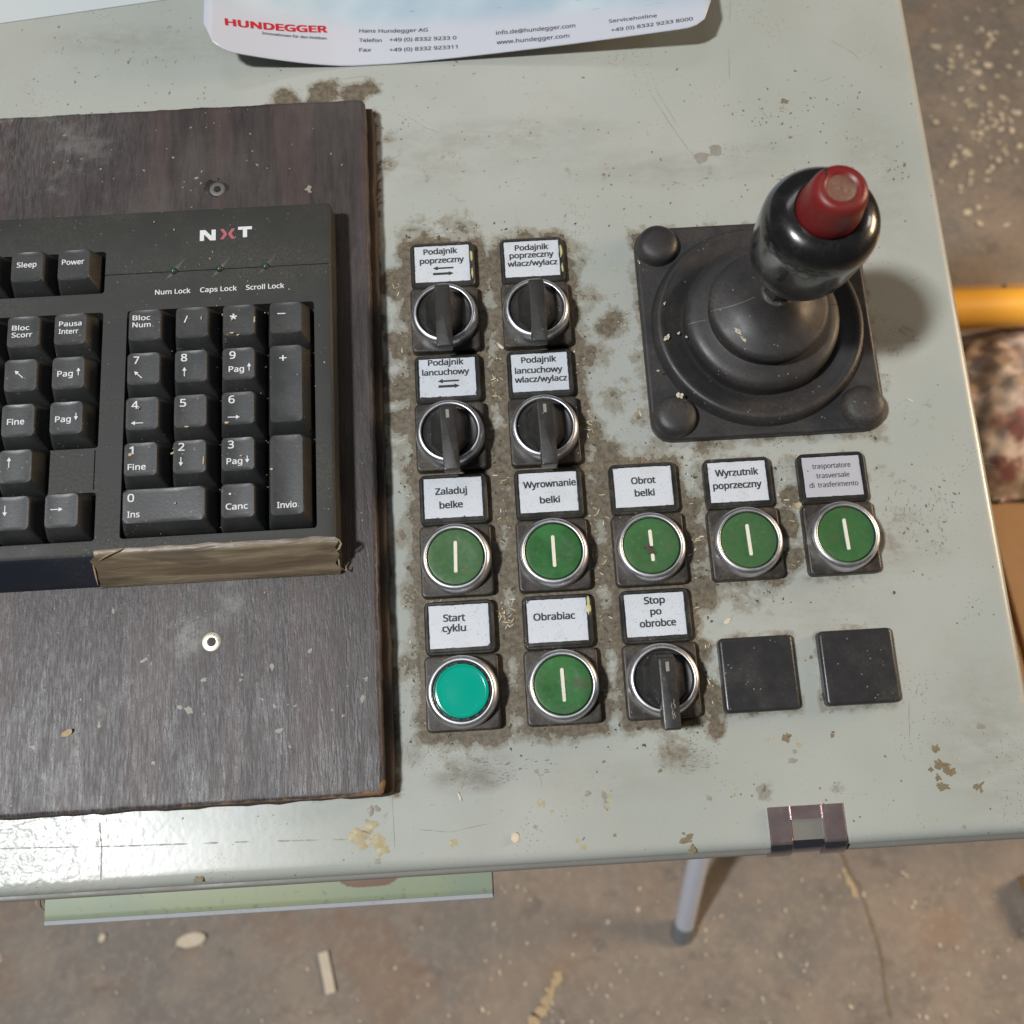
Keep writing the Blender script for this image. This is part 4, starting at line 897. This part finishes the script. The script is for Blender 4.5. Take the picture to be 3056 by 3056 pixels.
te.add(*ribbon([(-138.5, -104.6, 26.4), (-135, -103.0, 27.8), (-131, -101.6, 28.2), (-128.0, -100.4, 27.6)], 1.3))
te.add(*ribbon([(-141.6, -104.8, 25.0), (-142.0, -107, 22.4), (-142.4, -109.6, 19.4), (-142.6, -112.2, 16)], 1.3))
te.add(*ribbon([(-146.0, -112.6, 14.6), (-143.5, -113.2, 15.0), (-140.5, -113.4, 15.2)], 1.0))
te.add(*ribbon([(-46.8, -100.6, 27.8), (-45.0, -101.8, 27.6), (-44.2, -103.4, 26.6), (-45.4, -105.0, 24.6), (-47.4, -106.0, 23.6)], 1.1))
te.add(*ribbon([(-47, -106.5, 22.5), (-46.2, -108.6, 20.2), (-46.4, -110.8, 17.6), (-44.0, -112.4, 16.0), (-43.6, -110.4, 17.6)], 1.0))
te.build('torn_edges', M['tapeedge'], tp)

# ------------------------------------------------------------------ laminated card and sheet
def bend(x, y, z):
    l = 15.0 * (max(0, -38 - x) / 58) ** 1.5 if x < -38 else 15.5 * (max(0, x + 22) / 150) ** 1.35
    return (x, y, 0.8 + z + l * (1 - .10 * max(0, (y - 134) / 60)))
cd = root('laminated_card', 'white laminated card with red HUNDEGGER lettering curling up at the corners', 'card', (0, 0, .02))
PX0, PX1, PY0, PY1 = -103.4, 130.4, 133.4, 262
n1, n2 = 60, 24; V = []; F = []
for j in range(n2 + 1):
    for i in range(n1 + 1):
        x = PX0 + (PX1 - PX0) * i / n1; y = PY0 + (PY1 - PY0) * (j / n2) ** 1.5
        rr = 13.0; dx = min(x - PX0, PX1 - x); dy = y - PY0
        if dx < rr:
            ymin = PY0 + rr - math.sqrt(max(0, rr * rr - (rr - dx) ** 2)); y = ymin + (PY1 - ymin) * (j / n2) ** 1.5
        V.append(bend(x, y, 0))
for j in range(n2):
    for i in range(n1): a = j * (n1 + 1) + i; F.append((a, a + 1, a + n1 + 2, a + n1 + 1))
o = mesh_obj('card_sheet', V, F, M['card'], cd, 60); md = o.modifiers.new('thick', 'SOLIDIFY'); md.thickness = .0004
def card_text(u, v, u2, v2, txt, size, mat, t, bold=.0):
    # place print on the curled card: search the height along the view ray
    def hit(u_, v_):
        z_ = 5.0
        for _ in range(12): p = px(u_, v_, z_, 1.58178); z_ = bend(p.x, p.y, .12)[2]
        return p
    a = hit(u, v); b_ = hit(u2, v2); L_ = math.hypot(b_.x - a.x, b_.y - a.y)
    t.add(*glyphs(txt, (a.x + b_.x) / 2, (a.y + b_.y) / 2, L_, size, .12, bold=bold, warp=bend, rot=math.atan2(b_.y - a.y, b_.x - a.x)))
t = MB(); card_text(426, 41, 616, 55, 'HUNDEGGER', 3.5, 0, t, .035); t.build('red_lettering', M['redink'], cd)
t = MB()
for a in [(495, 62, 616, 72, 'Innovationen für den Holzbau', 1.15), (678, 58, 807, 56, 'Hans Hundegger AG', 1.6), (678, 76, 720, 76, 'Telefon', 1.6), (735, 75, 861, 71, '+49 (0) 8332 9233 0', 1.6), (678, 94, 700, 94, 'Fax', 1.6), (735, 94, 863, 88, '+49 (0) 8332 923311', 1.6),
          (936, 62, 1085, 48, 'info.de@hundegger.com', 1.75), (937, 80, 1074, 67, 'www.hundegger.com', 1.75), (1149, 40, 1239, 29, 'Servicehotline', 1.5), (1153, 57, 1307, 35, '+49 (0) 8332 9233 8000', 1.5)]:
    card_text(*a[:5], a[5] * 1.2, 0, t, .012)
t.build('grey_lettering', M['greyink'], cd)
b = MB()
a0 = Vector((-206, 167.0)); dr = Vector((math.cos(.112), math.sin(.112))); nr = Vector((-dr.y, dr.x))
P_ = [a0 - dr * 60, a0 + dr * 108, a0 + dr * 108 + nr * 100, a0 - dr * 60 + nr * 100]
b.loft([[(p.x, p.y, z) for p in P_] for z in (0.05, .5)])
o = b.build('paper_sheet', M['sheet']); place(o, (0, 0, 0)); tag(o, 'plain white sheet at the top left corner of the panel', 'sheet')

# ------------------------------------------------------------------ chrome catch on the front edge
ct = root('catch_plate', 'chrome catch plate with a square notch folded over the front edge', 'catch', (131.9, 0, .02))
V = []; hw = 15.0; nh = 6.2
sec = [(-213.6, 1.3), (-226.4, 1.3), (-227.8, 1.0), (-229.6, -.2), (-231.2, -2.2), (-232.4, -5), (-232.8, -8)]
top = MB()
def plate(xa, xb, s0, s1, z_in=1.0):
    P = sec[s0:s1 + 1]; rings = []
    for x in (xa, xa + .5, xb - .5, xb):
        ins = .45 if x in (xa, xb) else 0
        rings.append([(x, y - (0 if z < .5 else 0), z - ins) for y, z in P] + [(x, y + (0.9 if z < .5 else 0), z - .9) for y, z in reversed(P)])
    top.loft(rings)
plate(-hw, -nh, 0, 6); plate(nh, hw, 0, 6); 
sec = [(-213.6, 1.3), (-218.6, 1.3)]; plate(-nh, nh, 0, 1); sec = [(-226.6, .3), (-228.6, -.5), (-230.2, -2.2), (-231.4, -5), (-231.8, -7.5)]; plate(-nh, nh, 0, 4)
cp_ = top.build('bent_plate', M['steel'], ct, 30); cp_.data.materials.append(M['foldtint'])
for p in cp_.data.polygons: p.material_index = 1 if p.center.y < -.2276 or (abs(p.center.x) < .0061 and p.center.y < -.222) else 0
h = MB(); h.box(-nh + .1, nh - .1, -226.6, -218.7, -.05, .12); h.build('notch_shade_floor', M['frame'], ct)  # darker slab stands for the shaded panel inside the notch

# ------------------------------------------------------------------ tray under the console
tr = root('steel_tray', 'pale green steel tray with a rust stain under the front of the console', 'tray')
V = []; F = []; RU = []; zt = -62.0
nx_ = 80
prof_t = [(-170, zt), (-190, zt), (-205, zt), (-215, zt), (-225, zt), (-235, zt), (-243, zt), (-245, zt - .4), (-246.4, zt - 1.5), (-247, zt - 3), (-247, zt - 22)]
for x in [-191 + 197.5 * i / nx_ for i in range(nx_ + 1)]:
    for y, z in prof_t: V.append((x, y, z)); RU.append(max(0, 1 - ((x + 48) / 20) ** 2 - ((y + 231) / 10) ** 2) * 1.5 + (.6 if x > 5 else 0))
m_ = len(prof_t)
for i in range(nx_):
    for j in range(m_ - 1): a = i * m_ + j; F.append((a, a + 1, a + m_ + 1, a + m_))
F.append(tuple(range(m_))); F.append(tuple(nx_ * m_ + k for k in reversed(range(m_))))
mesh_obj('tray_top', V, F, M['tray'], tr, 50, {'rust': RU})
b = MB(); b.tube([(-190.8, -246.3, -62.7), (-100, -246.3, -62.7), (6.3, -246.3, -62.7)], 1.15, 8); b.build('edge_highlight', M['edgelit'], tr)  # pale tube stands for the light caught by the rounded tray edge
b = MB(); b.box(-188, 4, -244, -172, -84, -64); b.build('tray_body', M['frame'], tr)
b = MB(); b.box(-150, -130, -200, -180, -64.5, -34.2); b.box(-40, -20, -200, -180, -64.5, -34.2); b.build('bracket', M['frame'], tr)
sc2 = MB()
for q in range(5):
    P0 = Vector((-193.5 + q * .8, -233 - q * 1.2, -58 - q * 2)); sc2.add(*ribbon([(P0.x, P0.y, P0.z), (P0.x - 1.5 + q * .8, P0.y - 5, P0.z - 3), (P0.x + 1 + q * .6, P0.y - 9, P0.z - 6), (P0.x + 5 + q * .5, P0.y - 13, P0.z - 9)], 2.4))
o = sc2.build('paper_scrap', M['tapeedge']); place(o); tag(o, 'torn tan scrap of tape hanging off the left end of the tray', 'scrap')

# ------------------------------------------------------------------ leg of the stand
pf_ = wpx(1287, 1762, 0.0)
ti = T.inverted()
foot = ti @ pf_ / MM
def on_ray(u, v, dist):
    d = RC.transposed() @ Vector(((u * 1.58178 - 1528) / FPX, (v * 1.58178 - 1528) / FPX, 1)); return CP + d * dist
dfoot = (RC @ (foot - CP)).z
up = on_ray(1319, 1615, dfoot * .90)
fw = pf_; uw = T @ (up * MM); dirw = (uw - fw).normalized()
topw = fw + dirw * ((0.80 - fw.z) / dirw.z)
lg_ = root('tube_leg', 'thin pale tube leg with grey rubber foot standing on the floor', 'leg', world=Matrix.Translation(fw))
dd = (topw - fw); b = MB()
b.tube([tuple(dirw * .012), tuple(dirw * .3), tuple(dd)], .0115, 24); b.build('tube', M['tube'], lg_, raw=True)
b = MB(); b.tube([(0, 0, 0.0), tuple(dirw * .012), tuple(dirw * .03)], [.0142, .0140, .0125], 20); b.build('foot_cap', M['foot'], lg_, raw=True)

# ------------------------------------------------------------------ things beyond the right edge
def fr3(o, name, lab, cat): tag(o, lab, cat); return o
a = wpx(1795, 584, 0.40); b_ = wpx(1960, 578, 0.40); dv = (b_ - a).normalized()
bm_ = MB(); bm_.tube([tuple(a - dv * .35), tuple(a), tuple(b_), tuple(b_ + dv * .5)], .021, 32)
o = bm_.build('yellow_pipe', M['yellow'], raw=True); tag(o, 'thick yellow painted machine pipe beyond the right edge', 'pipe')
for q, s_ in enumerate((a - dv * .3, b_ + dv * .4)):
    pass
pl = MB(); p0 = a - dv * .3; pl.tube([(p0.x, p0.y, 0), (p0.x, p0.y, .39)], .03, 16); p1 = b_ + dv * .4; pl.tube([(p1.x, p1.y, 0), (p1.x, p1.y, .39)], .03, 16)
pp_ = pl.build('support_post', M['yellow'], o, raw=True)
# tan wooden crate carrying the rag
c0 = wpx(1975, 960, 0.30); yaw = .05
cr = root('wooden_crate', 'tan wooden crate below the stained rag', 'crate', world=Matrix.Translation((c0.x, c0.y, 0)))
for k in range(4):
    q = MB(); x_ = -.16 + .095 * k; q.rbox(x_, x_ + .09, -.24, .30, .285, .30, r=.004, bev=.002); q.build('plank', M['tan'], cr, raw=True)
q = MB(); q.rbox(-.155, .21, -.235, .295, 0, .284, r=.004, bev=.002); q.build('crate_box', M['tan'], cr, raw=True)
q = MB(); ys0 = -.9; 0 and q.rbox(-.165, .22, ys0 - .008, ys0 + .008, .3005, .306, r=.003, bev=.001); 
# rag: crumpled heap
V = []; F = []; PK = []; n_ = 70
rT = wpx(1880, 600, 0.34); rB = wpx(1925, 935, 0.31); cA = (rT + rB) / 2; cA.x = wpx(1940, 760, .34).x; HY = (rT - rB).length / 2
for j in range(n_ + 1):
    for i in range(n_ + 1):
        u = i / n_ * 2 - 1; v = j / n_ * 2 - 1
        x = u * .15; y = v * HY * 1.05
        d = math.sqrt((u * u) ** 1.3 + (v * v) ** 1.3) 
        h_ = .075 * max(0, 1 - d ** 2.2)
        f_ = noise.noise((x * 12, y * 12, 1)) * .022 + abs(noise.noise((x * 24, y * 18, 5))) * .016 + noise.noise((x * 70, y * 70, 8)) * .006
        edge = 1 + .12 * noise.noise((u * 2, v * 2, 4))
        V.append((x * edge, y * edge, max(.0, h_ + f_ * min(1, h_ * 25 + .15)))); PK.append(max(0, min(1, .55 - v * .9)))
for j in range(n_):
    for i in range(n_):
        a = j * (n_ + 1) + i
        u = (i + .5) / n_ * 2 - 1; v = (j + .5) / n_ * 2 - 1
        if u * u + v * v < 1.15: F.append((a, a + 1, a + n_ + 2, a + n_ + 1))
o = mesh_obj('rag', V, F, M['cloth'], None, 80, {'pink': PK}, raw=True); md = o.modifiers.new('t', 'SOLIDIFY'); md.thickness = .002
o.matrix_world = Matrix.Translation((cA.x + .02, cA.y, .305)); tag(o, 'crumpled brown and pink stained rag lying on the crate', 'rag')

# ------------------------------------------------------------------ debris
def chip(L_, W_, curl, n=5):
    vs = []; fs = []
    for i in range(n + 1):
        t = i / n - .5; wd = W_ / 2 * (1 - (2 * abs(t)) ** 3 * .7); z = curl * (4 * t * t)
        vs += [(t * L_, -wd, z), (t * L_, wd, z + .15 * W_)]
    fs = [(2 * i, 2 * i + 2, 2 * i + 3, 2 * i + 1) for i in range(n)]
    nv = len(vs); vs += [(x, y, z + .12) for x, y, z in vs]; fs = [tuple(reversed(f)) for f in fs] + [tuple(i + nv for i in f) for f in fs]
    for i in range(n): fs += [(2 * i, 2 * i + nv, 2 * i + 2 + nv, 2 * i + 2), (2 * i + 1, 2 * i + 3, 2 * i + 3 + nv, 2 * i + 1 + nv)]
    return vs, fs
def blocked(x, y):
    for c, r in stations:
        if COLS[c] - 15.5 < x < COLS[c] + 15.5 and ROWS[r] - 16 < y < ROWS[r] + 37.5: return True
    if 85 < x < 187 and -63 < y < 40: return True
    if x < -27 and -201 < y < 108: return True
    return False
def scatter(mb, x, y, z, L_, W_, curl, a, tilt=0):
    vs, fs = chip(L_, W_, curl); m_ = Matrix.Translation((x, y, z + .1)) @ Matrix.Rotation(a, 4, 'Z') @ Matrix.Rotation(tilt, 4, 'Y')
    mb.add([tuple(m_ @ Vector(v)) for v in vs], fs)
sw = MB(); swp = MB(); cr_ = MB()
near = [(18 + 4 * R(), -25 - 12 * R()) for _ in range(16)] + [(56 + 4 * R(), -20 - 10 * R()) for _ in range(7)] + [(60, -45 - 12 * R()) for _ in range(14)] + [(17 + 5 * R(), -125 - 12 * R()) for _ in range(26)] + [(19 + 3 * R(), -70 - 25 * R()) for _ in range(14)] + \
       [(57 + 5 * R(), -80 - 60 * R()) for _ in range(30)] + [(-18 - 5 * R(), 35 - 200 * R()) for _ in range(22)] + [(76 + 6 * R(), 10 - 60 * R()) for _ in range(16)] + [(98 + 4 * R(), -75 - 100 * R()) for _ in range(30)] + [(0 + 30 * (R() - .5), -127 + 3 * R()) for _ in range(14)] + [(40 * R(), -19 + 1.5 * R()) for _ in range(10)] + \
       [(138 + 4 * R(), -78 - 40 * R()) for _ in range(10)] + [(142, -82 + 3 * R()) for _ in range(6)] + [(-25 + 240 * R(), -200 + 230 * R()) for _ in range(50)]
for x, y in near:
    x += (R() - .5) * 3
    if blocked(x, y): continue
    L_ = .8 + 2.4 * R() ** 1.5; scatter(sw if R() < .6 else swp, x, y, 0, L_, .25 + .35 * R(), .5 * R(), R() * 6.3, (R() - .5) * .25)
for k in range(900):
    c, r = random.choice(stations)
    x = COLS[c] + (R() - .5) * 50; y = ROWS[r] + 11 + (R() - .5) * 74
    if c > 2 and R() < .5: continue
    if blocked(x, y): continue
    cr_.add(*blob(x, y, .15 + .45 * R() ** 2, 0, h=.12 + .25 * R(), ex=1 + R(), rot=R() * 3, n=6, rough=.6))
for b_, n_, m_, lab in ((sw, 'wood_shavings', 'shaving', 'tan wood shavings scattered between the buttons'), (swp, 'pale_shavings', 'paleshaving', 'pale wood slivers scattered between the buttons'), (cr_, 'dirt_crumbs', 'crumb', 'dark brown crumbs of dirt around the buttons')):
    o = b_.build(n_, M[m_]); place(o); o['kind'] = 'stuff'; tag(o, lab, 'debris')
def single(name, u, v, L_, W_, curl, ang, mat, lab, z=0, cat='wood chip'):
    p = px(u, v, z, 1.58178); q = MB(); vs, fs = chip(L_, W_, curl, 8); q.add(vs, fs); o = q.build(name, M[mat]); place(o, (p.x, p.y, z + .12), ang); tag(o, lab, cat); return o
single('wood_chip', 972, 1580, 3.8, 3.0, .5, 1.4, 'paleshaving', 'pale rounded wood chip lying on the front edge strip')
single('wood_chip', 867, 1503, 3.6, .8, .4, -1.2, 'paleshaving', 'thin pale sliver below the Start cyklu button')
single('wood_chip', 1503, 955, 4.0, 2.4, .8, 0.3, 'shaving', 'ragged tan chip left of the silver labelled button', cat='wood chip')
single('wood_chip', 128, 1383, 4.4, 2.2, .9, .5, 'shaving', 'curled yellowish shaving lying on the dark board', z=13.1)
single('wood_chip', 902, 664, 4.2, 1.6, .8, 1.1, 'shaving', 'tan shaving beside the lower right corner of the first selector switch')
single('wood_chip', 944, 654, 4.0, 1.2, .8, -.8, 'paleshaving', 'curled sliver between the two upper selector switches')
single('wood_chip', 1266, 778, 3.2, 1.3, .3, -.6, 'paleshaving', 'small grey chip beside the lower left dome of the joystick boot', z=4.4)
single('wood_chip', 1372, 1172, 3.6, 1.6, .3, .5, 'paleshaving', 'flat pale chip above the left blanking cap')

# floor debris
fd = MB()
def fchip(mb, p, L_, W_, a):
    vs, fs = chip(L_, W_, L_ * .06, 4); m_ = Matrix.Translation((p.x, p.y, .002)) @ Matrix.Rotation(a, 4, 'Z') @ Matrix.Scale(MM, 4)
    mb.add([tuple(m_ @ Vector(v)) for v in vs], fs)
for k in range(330):
    u = R() * 1932; v = 1640 + R() * 300
    if u < 900: 
        if R() < .7: continue
    elif R() < .35: continue
    fchip(fd, wpx(u, v, 0), 2 + 5 * R() ** 3, 1.5 + 3 * R() ** 2, R() * 6)
for k in range(130):
    cl = random.choice([(1870, 250, 30, 40), (1815, 130, 30, 60), (1840, 330, 30, 60), (1880, 60, 50, 60), (1850, 200, 40, 50)])
    fchip(fd, wpx(random.gauss(cl[0], cl[2]), random.gauss(cl[1], cl[3]), 0), 4 + 12 * R() ** 2, 4 + 9 * R() ** 2, R() * 6)
o = fd.build('floor_sawdust', M['paleshaving'], raw=True); o['kind'] = 'stuff'; tag(o, 'pale specks of sawdust strewn over the floor', 'debris')
for (u, v, L_, W_, a, lab) in ((363, 1774, 34, 15, .15, 'pale leaf shaped wood chip on the floor below the tray'), (618, 1835, 46, 12, -1.35, 'short pale stick lying on the floor'), (195, 1770, 10, 7, 1.2, 'small pale square chip on the floor at the left')):
    q = MB(); p = wpx(u, v, 0); vs, fs = chip(L_, W_, 1.5, 8)
    vs = [(x, y if lab[0:5] != 'short' else (W_ / 2 if i % 2 else -W_ / 2), z) for i, (x, y, z) in enumerate(vs)]
    q.add(vs, fs); o = q.build('wood_chip', M['paleshaving']); o.matrix_world = Matrix.Translation((p.x, p.y, .0035)) @ Matrix.Rotation(a, 4, 'Z'); tag(o, lab, 'wood chip')
# cracks and dirt lines in the concrete
ck = MB()
def fline(pp, wd):
    P = [wpx(u, v, 0) for u, v in pp]; out = []
    for i in range(len(P) - 1):
        for k in range(12): q = P[i].lerp(P[i + 1], k / 12); out.append((q.x + (R() - .5) * .004, q.y + (R() - .5) * .004))
    vs, fs = strip(out, wd, .0012); return vs, fs
ck.add(*fline([(1580, 1600), (1625, 1680), (1660, 1790), (1680, 1932)], .0035))
o = ck.build('floor_crack', M['stain'], raw=True); o['kind'] = 'structure'
ck = MB(); ck.add(*fline([(1060, 1830), (1030, 1890), (1000, 1940)], .012)); ck.add(*fline([(1590, 1640), (1620, 1700)], .006))
o = ck.build('sawdust_streak', M['shaving'], raw=True); o['kind'] = 'stuff'; tag(o, 'tan streak of sawdust on the concrete floor', 'debris')

c1 = wpx(1982, 1690, 0.0)
q = MB(); q.rbox(-.030, .06, -.028, .03, 0, .05, r=.004, bev=.003)
o = q.build('wooden_block', M['tan'], raw=True); o.matrix_world = Matrix.Translation((c1.x, c1.y, 0)) @ Matrix.Rotation(.2, 4, 'Z'); tag(o, 'small brown wooden block on the floor at the lower right edge', 'block')
